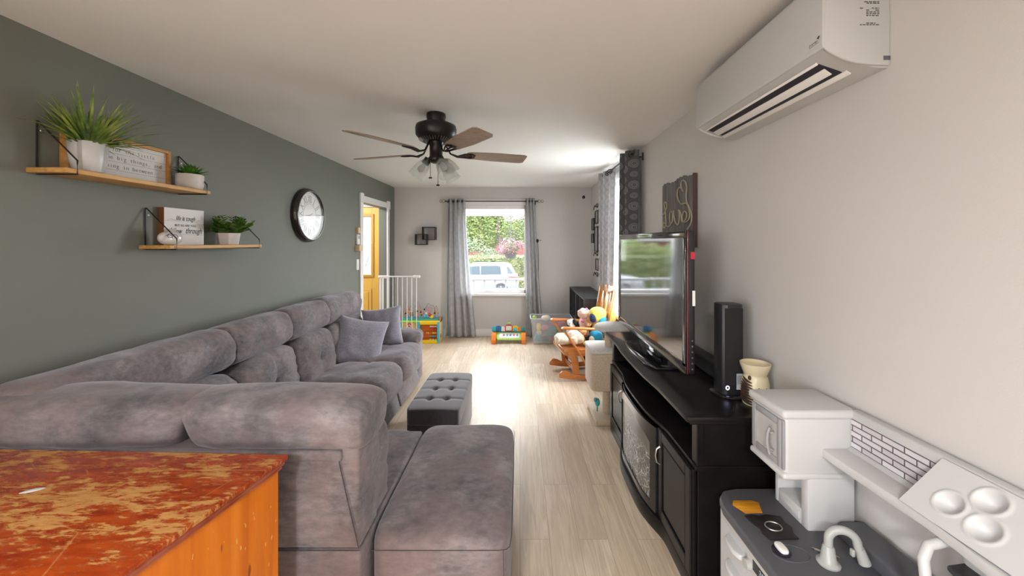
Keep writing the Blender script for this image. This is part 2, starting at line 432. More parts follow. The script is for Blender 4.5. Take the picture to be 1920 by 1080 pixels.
M['yplush'] = plain('yellow_plush', 235, 215, 90, .9, sheen=.3); M['darkplush'] = plain('black_plush', 30, 28, 32, .9)
M['kgrey'] = mat('slate_grey_plastic', (.088, .092, .105, 1), .5, bump=(300, .15))
M['klight'] = mat('light_grey_plastic', (.30, .305, .32, 1), .45)
M['ksilver'] = mat('silver_grey_plastic', (.40, .415, .40, 1), .35)
M['pot'] = mat('white_glazed_pot', (.60, .60, .62, 1), .3)
M['stone'] = mat('pale_stone_pot', (.56, .52, .50, 1), .6, var=((.68, .64, .62, 1), 12))
M['potgrey'] = mat('grey_glaze_stripe', (.38, .37, .37, 1), .35)
M['signwhite'] = mat('white_painted_board', (.72, .72, .72, 1), .55)
M['signline'] = mat('dark_board_gap', (.12, .12, .12, 1), .7)
M['rope'] = mat('natural_rope', C(176, 166, 142), .9, bump=(300, .8))
M['ceramic'] = mat('cream_ceramic', C(212, 200, 168), .35)
M['darkbrown'] = mat('dark_brown_glaze', C(58, 36, 30), .5)
M['wire'] = mat('white_enamel', (.82, .82, .84, 1), .3)

M['toywhite'] = mat('white_toy_plastic', (.55, .555, .56, 1), .4, bump=(400, .05))
M['ac'] = mat('air_conditioner_white', (.50, .505, .51, 1), .32)
# ------------------------------------------------------------------ the room
XL, XR, YF, YB, H = -2.06, 1.165, 6.30, -3.2, 2.44
struct('floor', MB().box(-3.5, 1.3, YB-.1, 6.45, -.06, 0), M['floor'])
struct('ceiling', MB().box(-3.6, 1.35, YB-.1, 6.45, H, H+.08), M['ceil'])
b = MB()
b.box(-2.18, XL, YB, -2.9, 0, H); b.box(-2.18, XL, -.7, 5.005, 0, H); b.box(-2.18, XL, -2.9, -.7, 2.2, H); b.box(-2.18, XL, 5.93, YF, 0, H); b.box(-2.18, XL, 5.005, 5.93, 2.07, H)
struct('wall_left', b, M['green'])
b = MB()
b.box(XR, 1.30, YB, 3.88, 0, H); b.box(XR, 1.30, 4.80, YF+.15, 0, H)
b.box(XR, 1.30, 3.88, 4.80, 0, .70); b.box(XR, 1.30, 3.88, 4.80, 2.28, H)
struct('wall_right', b, M['wall'])
b = MB()
b.box(-2.28, -.95, YF, YF+.15, 0, H); b.box(.12, XR, YF, YF+.15, 0, H)
b.box(-.95, .12, YF, YF+.15, 0, .70); b.box(-.95, .12, YF, YF+.15, 2.15, H)
b.box(-3.22, -2.28, YF, YF+.15, 2.12, H); b.box(-3.5, -3.22, YF, YF+.15, 0, H)
struct('wall_far', b, M['wall'])
b = MB(); b.box(-3.6, -3.5, 4.5, YF+.15, 0, H); b.box(-3.5, -2.18, 4.5, 4.6, 0, H)
struct('wall_entry', b, M['wall'])
b = MB(); b.box(-2.18, 1.30, YB-.1, YB, 0, H)
struct('wall_back', b, M['wall'])
struct('baseboard_far', MB().box(XL, XR, YF-.014, YF, 0, .12, .003), M['trim'])
b = MB(); b.box(XR-.014, XR, YB, YF-.014, 0, .12, .003); struct('baseboard_right', b, M['trim'])
b = MB(); b.box(XL, XL+.014, -.7, 4.93, 0, .12, .003); b.box(XL, XL+.014, 6.0, YF-.014, 0, .12, .003); struct('baseboard_left', b, M['trim'])
# front window
w1 = bpy.data.objects.new('window_1', None); COL.objects.link(w1); w1['kind'] = 'structure'
b = MB()
b.box(-.95, -.90, YF+.02, YF+.10, .70, 2.15, .004); b.box(.07, .12, YF+.02, YF+.10, .70, 2.15, .004)
b.box(-.95, .12, YF+.02, YF+.10, 2.09, 2.15, .004); b.box(-.95, .12, YF+.02, YF+.10, .70, .76, .004)
b.build('window_frame', M['trim'], w1, None)
b = MB()
b.box(-1.03, -.95, YF-.02, YF, .70, 2.23, .004); b.box(.12, .20, YF-.02, YF, .70, 2.23, .004); b.box(-1.03, .20, YF-.022, YF, 2.15, 2.24, .004)
b.build('window_casing', M['trim'], w1, None)
MB().box(-1.05, .22, YF-.06, YF+.05, .665, .705, .006).build('window_sill', M['trim'], w1, None)
MB().box(-.90, .07, YF+.055, YF+.060, .76, 2.09).build('pane', M['glass'], w1, None)
# side window
w2 = bpy.data.objects.new('window_2', None); COL.objects.link(w2); w2['kind'] = 'structure'
b = MB()
for y0, y1 in ((3.88, 3.93), (4.75, 4.80)): b.box(1.19, 1.27, y0, y1, .70, 2.28, .004)
b.box(1.19, 1.27, 3.88, 4.80, 2.22, 2.28, .004); b.box(1.19, 1.27, 3.88, 4.80, .70, .76, .004); b.box(1.20, 1.26, 3.93, 4.75, 1.46, 1.50, .004)
b.build('window_frame', M['trim'], w2, None)
b = MB(); b.box(XR-.02, XR, 3.80, 3.88, .70, 2.36, .004); b.box(XR-.02, XR, 4.80, 4.88, .70, 2.36, .004); b.box(XR-.022, XR, 3.80, 4.88, 2.28, 2.36, .004)
b.build('window_casing', M['trim'], w2, None)
MB().box(XR-.06, 1.2, 3.78, 4.90, .665, .705, .006).build('window_sill', M['trim'], w2, None)
MB().box(1.225, 1.23, 3.93, 4.75, .76, 2.22).build('pane', M['glass'], w2, None)
# unseen patio window added behind the viewer to bring in fill daylight
w3 = bpy.data.objects.new('added_window_3', None); COL.objects.link(w3); w3['kind'] = 'structure'
b = MB()
for y in (-2.9, -1.83, -.76): b.box(-2.16, -2.08, y, y+.06, 0, 2.2)
b.box(-2.16, -2.08, -2.9, -.7, 2.14, 2.2); b.box(-2.16, -2.08, -2.9, -.7, 0, .06)
b.build('window_frame', M['trim'], w3, None)
# doorway trim in the green wall
b = MB()
b.box(XL, XL+.02, 4.925, 5.005, 0, 2.09, .004); b.box(XL, XL+.02, 5.93, 6.01, 0, 2.09, .004)
b.box(XL, XL+.022, 4.925, 6.01, 2.07, 2.15, .004); b.box(XL, XL+.03, 4.91, 5.01, 2.06, 2.18, .006); b.box(XL, XL+.03, 5.92, 6.02, 2.06, 2.18, .006)
struct('trim_1', b, M['trim'])
# unseen ceiling lamps added as fill: one in the entry, one behind the viewer
for nm_, (lx, ly), pw_, lab_ in (('entry', (-2.85, 5.45), 9, 'unseen white flush ceiling lamp added to brighten the entry beside the yellow door'), ('dining', (-.45, -1.5), 30, 'unseen white flush ceiling lamp added behind the viewer as room fill')):
    lp = empty('fill_lamp', lab_, 'lamp', loc=(lx, ly, H))
    m_, t_, b_ = base('fill_lamp_diffuser_'+nm_); setp(b_, Base__Color=(.9, .9, .88, 1), Emission__Color=(1, .95, .88, 1), Emission__Strength=2.0)
    OFF_ = Matrix.Translation((-lx, -ly, -H))
    o = MB().lathe([(0, H-.075), (.10, H-.07), (.16, H-.045), (.175, H-.02), (.175, H)], c=(lx, ly, 0), n=40).build('diffuser', m_, lp, 60); o.matrix_parent_inverse = OFF_
    l = bpy.data.lights.new('fill_lamp_light', 'AREA'); l.shape = 'DISK'; l.size = .34; l.energy = pw_; l.color = (1, .985, .965); l.spread = PI
    o = bpy.data.objects.new('fill_lamp_light', l); COL.objects.link(o); o.location = (lx, ly, H-.08)
# yellow entry door in the front wall of the entry
d1 = bpy.data.objects.new('door_1', None); COL.objects.link(d1); d1['kind'] = 'structure'
b = MB()
gx0, gx1, gz0, gz1 = -3.06, -2.44, 1.00, 1.98
b.box(-3.22, gx0, YF+.03, YF+.075, .01, 2.12, .003); b.box(gx1, -2.28, YF+.03, YF+.075, .01, 2.12, .003)
b.box(gx0, gx1, YF+.03, YF+.075, .01, gz0, .003); b.box(gx0, gx1, YF+.03, YF+.075, gz1, 2.12, .003)
b.build('door_leaf', M['yellowdoor'], d1, None)
b = MB()
for x0, x1, z0, z1 in ((gx0-.035, gx1+.035, gz1-.01, gz1+.03), (gx0-.035, gx1+.035, gz0-.03, gz0+.01), (gx0-.035, gx0+.01, gz0, gz1), (gx1-.01, gx1+.035, gz0, gz1)):
    b.box(x0, x1, YF+.012, YF+.032, z0, z1, .005)
b.build('glass_moulding', mat('mustard_moulding', C(190, 150, 70), .4), d1, None)
MB().box(gx0, gx1, YF+.048, YF+.056, gz0, gz1).build('pane', M['doorglass'], d1, None)
b = MB()
for x0, x1 in ((-3.08, -2.80), (-2.72, -2.44)):
    b.box(x0, x1, YF+.018, YF+.032, .16, .78, .012); b.box(x0+.05, x1-.05, YF+.008, YF+.02, .21, .73, .008)
b.build('raised_panel', M['yellowdoor'], d1, None)
b = MB(); pts = [(-2.66+.10*math.cos(a*.35)*(1-a/26), YF+.045, 1.22+.09*math.sin(a*.35)*(1-a/26)) for a in range(22)]
b.tube(pts, .006, 6); b.tube([(-2.78, YF+.045, 1.12), (-2.7, YF+.045, 1.2), (-2.55, YF+.045, 1.16), (-2.5, YF+.045, 1.3)], .006, 6)
b.build('etched_scroll', mat('etched_glass', (.5, .52, .55, 1), .4), d1)

# ------------------------------------------------------------------ sectional sofa
sofa = empty('sectional_sofa', 'long grey suede reclining sectional wrapping the green wall and turning toward the viewer', 'sofa', loc=(-1.5, 2.7, 0))
def OFF(p, o):  # world-space mesh under an Empty standing at o
    p.matrix_parent_inverse = Matrix.Translation(-Vector(o)); return p
def wrinkle(pos, c, amp, sc=9):
    v = (Vector(c)+pos)*sc
    return amp*(noise.noise(v)+.5*noise.noise(v*2.3))
SO = (-1.5, 2.7, 0)
def part(b, name, m, parent, o, smooth=60): return OFF(b.build(name, m, parent, smooth), o)
# wall run: module borders along Y
mods = [(3.44, 4.12), (2.88, 3.44), (2.31, 2.88), (1.36, 2.31)]
for i, (y0, y1) in enumerate(mods):
    yc, hy = (y0+y1)/2, (y1-y0)/2+.008
    c = (-1.845, yc, .897)
    def dh(u, pos, c=c):
        pos.x += wrinkle(pos, c, .010, 7); pos.z += wrinkle(pos, c, .010, 6)
        e = max(0, abs(u.y)-.75)
        pos.x -= .02*e*math.sin(pos.z*60+u.x*5)*(1 if u.x > 0 else 0)
        return pos
    part(MB().puff(c, (.165, hy, .128), 2.8, 22, dh, Matrix.Rotation(-.18, 4, 'Y'), long=1, r=9), 'headrest', M['sofa'], sofa, SO)
    c = (-1.76, yc, .585)
    def db(u, pos, c=c, tuft=(i != 3)):
        k = 1 if u.x > 0 else 0
        if tuft:
            g = .014*math.exp(-(u.y/.035)**2)+.012*math.exp(-((u.z+.05)/.04)**2)+.030*math.exp(-(u.y**2+(u.z+.05)**2)/.02)
            pos.x -= g*k
        e = math.exp(-((abs(u.y)-.9)/.12)**2)
        pos.x -= k*.012*e*abs(math.sin(u.z*9+c[1]))
        pos.x += wrinkle(pos, c, .008, 8)
        return pos
    part(MB().puff(c, (.15, hy, .215), 3.8, 28, db, Matrix.Rotation(-.16, 4, 'Y')), 'back_cushion', M['sofa'], sofa, SO)
seats = [(3.45, 4.11), (2.89, 3.44), (2.26, 2.88)]
for i, (y0, y1) in enumerate(seats):
    yc, hy = (y0+y1)/2, (y1-y0)/2+.004
    c = (-1.37, yc, .35)
    def ds(u, pos, c=c):
        k = 1 if u.z > 0 else 0
        pos.z += k*(.03*(1-u.x**2)-.012*math.exp(-((u.x-.1)/.05)**2)+.02*math.exp(-((u.x-.75)/.3)**2))
        pos.z += wrinkle(pos, c, .007, 7)
        if u.x > .6: pos.x += .02*(1-u.z**2)*(1-u.y**2)
        return pos
    part(MB().puff(c, (.345, hy, .115), 5.0, 24, ds), 'seat_cushion', M['sofa'], sofa, SO)
    # footrest panel under each seat
    b = MB(); b.box(-1.13, -1.09, y0+.01, y1-.01, .05, .27, .015, 3, M=Matrix.Translation((-1.11, 0, .16)) @ Matrix.Rotation(-.25, 4, 'Y') @ Matrix.Translation((1.11, 0, -.16)))
    part(b, 'footrest_panel', M['sofa'], sofa, SO)
b = MB(); b.box(-2.03, -1.20, 1.40, 4.12, .02, .30, .02); b.box(-2.035, -1.90, 1.40, 4.12, .25, .80, .03)
part(b, 'wall_run_base', M['sofa'], sofa, SO)
# far arm
c = (-1.55, 4.24, .50)
def da(u, pos):
    pos.z += wrinkle(pos, c, .014, 9) if u.z > -.5 else 0
    pos.y += wrinkle(pos, c, .008, 11); return pos
b = MB().puff(c, (.47, .125, .085), 4, 20, da); b.box(-2.03, -1.10, 4.13, 4.35, .02, .50, .03, 3)
part(b, 'arm', M['sofa'], sofa, SO)
# near run: back toward the viewer
for i, (x0, x1) in enumerate(((-2.04, -1.165), (-1.150, -.535))):
    xc, hx = (x0+x1)/2, (x1-x0)/2+.004
    c = (xc, 1.415, .903)
    def dn(u, pos, c=c, i=i):
        pos.z += .012*(1-u.x**2)*(u.z > 0)+wrinkle(pos, c, .007, 6)
        pos.y += wrinkle(pos, c, .007, 7)
        if i == 1 and u.x > .5:      # gathered corner
            k = (u.x-.5)/.5
            pos.z -= .022*k*k*max(0, u.z)
            g = math.exp(-((u.x-.88)/.10)**2)*max(0, -u.y)*max(0, -u.z+.2)
            pos.y += .012*g*math.sin((u.x*3+u.z*1.2)*9)
        if u.x*(1 if i == 0 else -1) > .5:
            k = (abs(u.x)-.5)/.5; pos.y += .03*k*k*max(0, -u.y); pos.x += (-.03 if i == 0 else .045)*k*(-u.z)
        return pos
    part(MB().puff(c, (hx, .140, .086), 2.8, 28, dn, long=0, r=16), 'headrest', M['sofa'], sofa, SO)
    c = (xc, 1.53, .65)
    def dn2(u, pos, c=c):
        pos.y += (.02*math.exp(-(u.z/.1)**2)-.0)*(-1 if u.y > 0 else 0)+wrinkle(pos, c, .007, 8)
        return pos
    part(MB().puff(c, (hx-.01, .105, .205), 4.5, 20, dn2, Matrix.Rotation(-.12, 4, 'X')), 'back_cushion', M['sofa'], sofa, SO)
    c = (xc, 1.90, .37)
    def dn3(u, pos, c=c):
        pos.z += .03*(1-u.x**2)*(1-u.y**2)*(u.z > 0)+wrinkle(pos, c, .006, 7); return pos
    part(MB().puff(c, (hx, .30, .125), 5, 20, dn3), 'seat_cushion', M['sofa'], sofa, SO)
b = MB()
b.prism([(-2.03, .505), (-.537, .505), (-.612, .835), (-2.03, .835)], 1.290, 1.46, 'y', .014, seg=3)
b.prism([(1.30, .505), (1.60, .505), (1.46, .86), (1.30, .86)], -.66, -.545, 'x', .012)
part(b, 'back_shell', M['sofa'], sofa, SO)
b = MB(); b.box(-2.03, -.537, 1.292, 2.12, .02, .50, .012, 3)
part(b, 'near_run_base', M['sofa'], sofa, SO)
b = MB(); b.box(-2.03, -.60, 1.283, 1.31, .800, .838, .010, 3)
part(b, 'seam_band', M['sofa'], sofa, SO)
# chaise without a back at the open end
b = MB()
def dc(u, pos):
    pos.z += (.018*(1-u.x**2)*(1-u.y**2)+wrinkle(pos, (0, 1.7, .4), .006, 5))*(u.z > 0)
    return pos
ch = empty('chaise_section', 'mauve grey suede backless chaise block nearest the viewer beside the sofa back', 'chaise', loc=(-.28, 1.75, 0))
CO = (-.28, 1.75, 0)
part(MB().puff((-.283, 1.768, .395), (.252, .438, .115), 9, 26, dc), 'seat_cushion', M['sofa'], ch, CO)
part(MB().box(-.527, -.038, 1.338, 2.19, .03, .30, .014, 3), 'base', M['sofa'], ch, CO)
b = MB()
zt = .502
pts = [(-.515, 1.3295, .470), (-.075, 1.3295, .470), (-.048, 1.334, .470), (-.036, 1.348, .470), (-.0305, 1.40, .470), (-.0305, 1.75, .472), (-.0305, 2.14, .470), (-.034, 2.18, .470)]
b.tube(pts, .0013, 6); b.tube([(-.058, 1.3295, .47), (-.056, 1.332, .29), (-.056, 1.3375, .28), (-.056, 1.3375, .06)], .0011, 6)
part(b, 'piping', mat('dark_seam_thread', (.05, .045, .047, 1), .8), ch, CO)
# sofa seams
b = MB()
b.tube([(-2.0, 1.288, .503), (-.537, 1.288, .503)], .0013, 6)
b.tube([(-.614, 1.288, .832), (-.578, 1.287, .67), (-.541, 1.288, .508)], .0013, 6)
part(b, 'piping', bpy.data.materials['dark_seam_thread'], sofa, SO)
# ------------------------------------------------------------------ throw pillows
def pillow(name, label, loc, wd, th, rot):
    b = MB(); n = 24; G = {}
    for sgn in (1, -1):
        for i in range(n+1):
            for j in range(n+1):
                u, v = 2*i/n-1, 2*j/n-1
                edge = (i in (0, n)) or (j in (0, n))
                if edge and (i, j, 1) in G: G[(i, j, -1)] = G[(i, j, 1)]; continue
                x = u*wd*(1-.10*(1-v*v)*abs(u)**3); z = v*wd*(1-.10*(1-u*u)*abs(v)**3)
                t = th*((1-u**4)*(1-v**4))**.55
                t *= 1+.10*noise.noise(Vector((u*3+loc[1], v*3, sgn)))
                G[(i, j, sgn)] = b.bm.verts.new((x, sgn*t, z))
        for i in range(n):
            for j in range(n):
                q = [G[(i, j, sgn)], G[(i+1, j, sgn)], G[(i+1, j+1, sgn)], G[(i, j+1, sgn)]]
                try: b.bm.faces.new(q)
                except ValueError: pass
    o = b.build(name, M['pillow'], None, 60)
    o.location = loc; o.rotation_euler = rot
    return o
tag(pillow('throw_pillow', '', (-1.50, 3.60, .605), .225, .08, (-.36, .22, .35)), 'lilac grey square throw pillow standing in front of its twin', 'pillow', 'throw pillows on the sectional')
tag(pillow('throw_pillow', '', (-1.43, 3.99, .66), .205, .07, (-.25, -.12, .12)), 'lilac grey throw pillow tucked behind another against the sofa arm', 'pillow', 'throw pillows on the sectional')
# ------------------------------------------------------------------ tufted storage ottoman
ot = empty('storage_ottoman', 'charcoal fabric storage bench with button tufted lid on the floor', 'ottoman', loc=(-.61, 3.03, 0))
OO = (-.61, 3.03, 0)
def dlid(u, pos):
    if u.z > .3:
        for ry in (-.5, 0, .5):
            g = math.exp(-((u.y-ry)/.035)**2); pos.z -= .006*g
            for rx in (-.33, .33):
                pos.z -= .022*math.exp(-((u.y-ry)**2/.006+(u.x-rx)**2/.012))
        pos.z += .006*(1-u.x**2)
    return pos
part(MB().puff((-.605, 3.03, .325), (.188, .385, .058), 14, 60, dlid), 'tufted_lid', M['otto'], ot, OO, 50)
part(MB().box(-.785, -.425, 2.66, 3.40, 0, .285, .008), 'bin', M['otto'], ot, OO)
for ry in (-.19, 0, .19):
    for rx in (-.062, .062):
        part(MB().puff((-.605+rx, 3.03+ry, .362), (.009, .009, .005), 2, 6), 'button', M['otto'], ot, OO)
# ------------------------------------------------------------------ worn dresser in the foreground
dr = empty('dresser', 'orange wooden dresser with scratched red varnish top in the left foreground', 'dresser', loc=(-1.2, .9, 0))
DO = (-1.2, .9, 0)
def quad_slab(b, z0, z1, k=0, bev=.0):
    P = [(-.717-k, 1.190-k), (-.803-k, .700), (-.86-k, .32), (-1.95, .36), (-1.95, 1.232-k)]
    b.prism(P, z0, z1, 'z', bev, seg=3)
b = MB(); quad_slab(b, .866, .880, 0, .003)
part(b, 'top', M['dtop'], dr, DO)
b = MB(); quad_slab(b, .852, .8655, .006, .005); quad_slab(b, .842, .8515, .012, .003)
part(b, 'moulded_edge', mat('worn_edge_varnish', C(150, 62, 30), .5, var=(C(186, 110, 84), 14)), dr, DO)
b = MB(); quad_slab(b, .0, .8415, .020, .0)
part(b, 'case', M['dside'], dr, DO)
b = MB(); b.lathe([(0, .0), (.010, .0), (.008, .0012), (0, .0016)], M=TR(-1.29, 1.016, .8803, .5) @ Matrix.Diagonal((2.4, .8, 1, 1)))
o = b.build('paper_scrap', mat('silver_white_scrap', (.7, .7, .74, 1), .3)); tag(o, 'tiny white scrap lying on the worn dresser top', 'scrap')
# ------------------------------------------------------------------ ceiling fan
fan = empty('ceiling_fan', 'dark bronze five blade ceiling fan with three clear glass shades', 'ceiling fan', loc=(-.59, 2.70, H))
FO = (-.59, 2.70, H)
fx, fy = -.59, 2.70
def L(prof, c, n=32): return MB().lathe(prof, c, n)
part(L([(0, H), (.066, H), (.068, H-.02), (.062, H-.05), (.058, H-.08), (0, H-.08)], (fx, fy, 0)), 'canopy', M['bronze'], fan, FO)
part(L([(0, H-.07), (.11, H-.072), (.138, H-.085), (.143, H-.105), (.140, H-.150), (.128, H-.165), (.118, H-.178), (.085, H-.195), (.05, H-.20), (0, H-.20)], (fx, fy, 0), 48), 'motor_housing', M['bronze'], fan, FO)
b = MB()
for k in range(36):
    a = 2*PI*k/36; c_, s_ = math.cos(a), math.sin(a)
    b.tube([(fx+.119*c_, fy+.119*s_, H-.181), (fx+.088*c_, fy+.088*s_, H-.1975)], .0035, 5)
part(b, 'vent_ribs', mat('vent_rib_metal', (.16, .14, .13, 1), .3, metal=.6), fan, FO)  # ribs in a lighter metal than the housing
part(L([(0, H-.19), (.052, H-.195), (.052, H-.215), (.045, H-.22), (.045, H-.30), (.055, H-.31), (.055, H-.33), (.03, H-.345), (0, H-.345)], (fx, fy, 0)), 'light_kit_hub', M['bronze'], fan, FO)
for k in range(5):
    a = PI/2-k*2*PI/5
    T = Matrix.Translation((fx, fy, H-.292)) @ Matrix.Rotation(a, 4, 'Z')
    P = Matrix.Rotation(-.20, 4, 'X')
    b = MB(); bl = bmesh.new(); n = 18; prof = []
    for i in range(n+1):
        t = i/n; x = .215+.445*t; hw = .052+.018*min(1, t*2.2)
        if t > .95: hw *= 1-.22*((t-.95)/.05)**2
        if t < .05: hw *= .72+.28*t/.05
        prof.append((x, hw))
    poly = [(x, h_) for x, h_ in prof]+[(x, -h_) for x, h_ in prof[::-1]]
    b.prism(poly, -.003, .003, 'z', .0, M=T @ P @ Matrix.Translation((0, 0, .018)))
    o = b.build('blade', M['blade'], fan, 30); OFF(o, FO)
    b = MB(); W = lambda p: (T @ P @ Vector(p))
    for sy in (-1, 0, 1):
        b.tube([T @ Vector((.06, 0, .09)), T @ Vector((.10, .0, .02)), T @ Vector((.15, .01*sy, .002)), W((.20, .028*sy, .012)), W((.25, .036*sy, .013)), W((.275, .012*sy, .013))], .0065, 6)
    b.tube([W((.225, -.036, .013)), W((.255, -.02, .012)), W((.262, 0, .012)), W((.255, .02, .012)), W((.225, .036, .013))], .006, 6)
    part(b, 'blade_iron', M['bronze'], fan, FO)
for a in (PI*1.05, -.85, .75):
    T = Matrix.Translation((fx, fy, H-.315)) @ Matrix.Rotation(a, 4, 'Z') @ Matrix.Translation((.05, 0, 0)) @ Matrix.Rotation(-.62, 4, 'Y')
    g = part(MB().lathe([(0, 0), (.026, -.002), (.028, -.045), (.022, -.05), (0, -.05)], M=T), 'lamp_socket', M['bronze'], fan, FO)
    b = MB(); n = 48; prof = [(.027, -.028), (.036, -.04), (.045, -.062), (.050, -.10), (.054, -.145), (.058, -.160), (.055, -.160), (.051, -.145), (.047, -.10), (.042, -.064), (.033, -.043)]
    b.lathe(prof, M=T, n=n)
    part(b, 'glass_shade', M['shade'], fan, FO)
    part(MB().lathe([(0, -.045), (.012, -.05), (.024, -.085), (.022, -.105), (0, -.118)], M=T, n=16), 'light_bulb', mat('frosted_bulb', (.35, .36, .35, 1), .3), fan, FO)
for (dx, dy, ln) in ((-.030, -.045, .115), (.022, -.04, .165)):
    b = MB(); z0 = H-.335
    b.tube([(fx+dx, fy+dy, z0), (fx+dx, fy+dy, z0-ln)], .0022, 5)
    ch_ = part(b, 'pull_chain', mat('antique_chain', (.12, .11, .1, 1), .4, metal=.7), fan, FO)
    k_ = MB().puff((fx+dx, fy+dy, z0-ln-.006), (.013, .013, .006), 2, 6).build('chain_pull', M['bronze'], ch_, 60)
# ------------------------------------------------------------------ heat pump on the right wall
ac = empty('wall_air_conditioner', 'white wall mounted mini split air conditioner below the ceiling', 'air conditioner', loc=(XR, 1.63, 2.1))
AO = (XR, 1.63, 2.1)
y0, y1 = 1.207, 2.075
b = MB()
side = [(XR, 2.395), (.975, 2.395), (.958, 2.38), (.955, 2.150), (.975, 2.138), (1.01, 2.118), (1.06, 2.100), (1.10, 2.090), (XR, 2.090)]
b.prism([(XR, 2.395), (.99, 2.395), (.965, 2.375), (.960, 2.152), (.985, 2.137), (1.115, 2.092), (XR, 2.090)], y0+.01, y1-.01, 'y')
part(b, 'body', M['ac'], ac, AO)
for ya, yb in ((y0, y0+.012), (y1-.012, y1)):
    cap = [(XR, 2.397), (.99, 2.397), (.962, 2.377), (.957, 2.150), (.972, 2.139), (.99, 2.128), (1.02, 2.113), (1.06, 2.102), (1.11, 2.097), (XR, 2.095)]
    part(MB().prism(cap, ya, yb, 'y', .004), 'end_cap', M['ac'], ac, AO)
part(MB().prism([(.9600, 2.385), (.9525, 2.37), (.9510, 2.16), (.954, 2.150), (.962, 2.150), (.962, 2.38)], y0+.001, y1-.001, 'y', .0015), 'front_panel', M['ac'], ac, AO)
def slab(xa, za, xb, zb, t, ya, yb):
    d = Vector((xb-xa, zb-za)); n_ = Vector((d.y, -d.x)).normalized()*t
    return [(xa, za), (xb, zb), (xb+n_.x, zb+n_.y), (xa+n_.x, za+n_.y)]
b = MB(); b.prism(slab(.992, 2.1345, 1.075, 2.1055, .002, 0, 0), y0+.075, y1-.04, 'y')
part(b, 'air_outlet', M['darkslot'], ac, AO)
b = MB()
b.prism(slab(1.024, 2.122, 1.050, 2.104, .004, 0, 0), y0+.085, y1-.045, 'y', .001)
b.prism(slab(.985, 2.136, .993, 2.130, .006, 0, 0), y0+.07, y1-.035, 'y', .001)
b.prism(slab(1.076, 2.106, 1.094, 2.096, .005, 0, 0), y0+.06, y1-.03, 'y', .001)
part(b, 'louver', M['white'], ac, AO)
b = MB()
for (za, zb, xs) in [(2.36, 2.362, (1.065, 1.13)), (2.325, 2.327, (1.065, 1.13))]:
    b.box(xs[0], xs[1], y0-.0006, y0+.001, za, zb)
for xa in (1.065, 1.129): b.box(xa, xa+.001, y0-.0006, y0+.001, 2.325, 2.362)
part(b, 'rating_plate_box', M['text'], ac, AO)
b = MB()
random.seed(3)
for r_, z in enumerate([2.352, 2.344, 2.335, 2.312, 2.306, 2.293, 2.2885, 2.273, 2.267, 2.261, 2.2555, 2.250, 2.226, 2.221]):
    x = 1.068+(.02 if r_ in (8, 9, 10, 11, 12) else 0); 
    while x < 1.128:
        wd = random.uniform(.004, .012)
        if random.random() < .78: b.box(x, min(x+wd, 1.129), y0-.0006, y0+.001, z-.0012, z+.0012)
        x += wd+.003
part(b, 'rating_plate_print', M['text'], ac, AO)
b = MB()   # small script mark with a bird on the front
pts = [(.9502, 1.262-.0028*i, 2.176+.006*abs(math.sin(i*1.25))+.001*(i % 2)) for i in range(14)]
b.tube(pts, .0007, 4); b.tube([(.9502, 1.262, 2.172), (.9502, 1.222, 2.174)], .0006, 4)
b.prism([(1.229, 2.189), (1.222, 2.194), (1.2235, 2.190), (1.217, 2.193), (1.223, 2.184)], .9496, .9508, 'x')
part(b, 'maker_mark', M['text'], ac, AO)
part(MB().box(1.142, XR-.001, y0-.001, y0+.004, 2.110, 2.124, .001), 'drain_notch', mat('notch_grey', (.10, .10, .11, 1), .5), ac, AO)
# ------------------------------------------------------------------ wire bracket shelves and what stands on them
def wall_shelf(name, label, ya, yb, zt, xf):
    sh = empty(name, label, 'shelf', 'pine shelves with black wire brackets', loc=(XL, ya, zt))
    o_ = (XL, ya, zt)
    part(MB().box(XL+.002, xf, ya, yb, zt-.02, zt, .0015), 'board', M['pine'], sh, o_)
    for yy in (ya+.035, yb-.035):
        b = MB(); r = .0035
        xw = XL+.006
        b.tube([(xw, yy, zt-.022), (xf+.006, yy, zt-.0235), (xf+.006, yy, zt+.035), (xw+.004, yy, zt+.205), (xw, yy, zt+.205), (xw, yy, zt-.022)], r, 6)
        br = part(b, 'wire_bracket', M['black'], sh, o_)
        k_ = MB().puff((XL+.012, yy+.010, zt+.165), (.004, .006, .006), 2, 6).build('screw', M['silver'], br, 60)
    return sh
wall_shelf('wall_shelf', 'upper pine wall shelf with black wire brackets', 1.598, 2.344, 1.850, -1.888)
wall_shelf('wall_shelf', 'lower pine wall shelf with black wire brackets', 2.071, 2.809, 1.522, -1.888)
def blade_leaf(b, p0, d, ln, wd, droop, n=7, fold=.25):
    p = Vector(p0); d = Vector(d).normalized(); side = d.cross(Vector((0, 0, 1)))
    if side.length < .1: side = Vector((1, 0, 0))
    side.normalize(); rows = []
    for i in range(n+1):
        t = i/n; wv = wd*(math.sin(PI*min(1, .15+t*.85))**.7)*(1-t**3)+.0004
        nrm = side.cross(d).normalized()
        rows.append((p-side*wv, p+nrm*(-fold*wv), p+side*wv))
        p = p+d*(ln/n); d = (d+Vector((0, 0, -droop/n))).normalized()
    vs = [[b.bm.verts.new(q) for q in r] for r in rows]
    for A, B in zip(vs, vs[1:]):
        for k in range(2): b.bm.faces.new([A[k], A[k+1], B[k+1], B[k]])
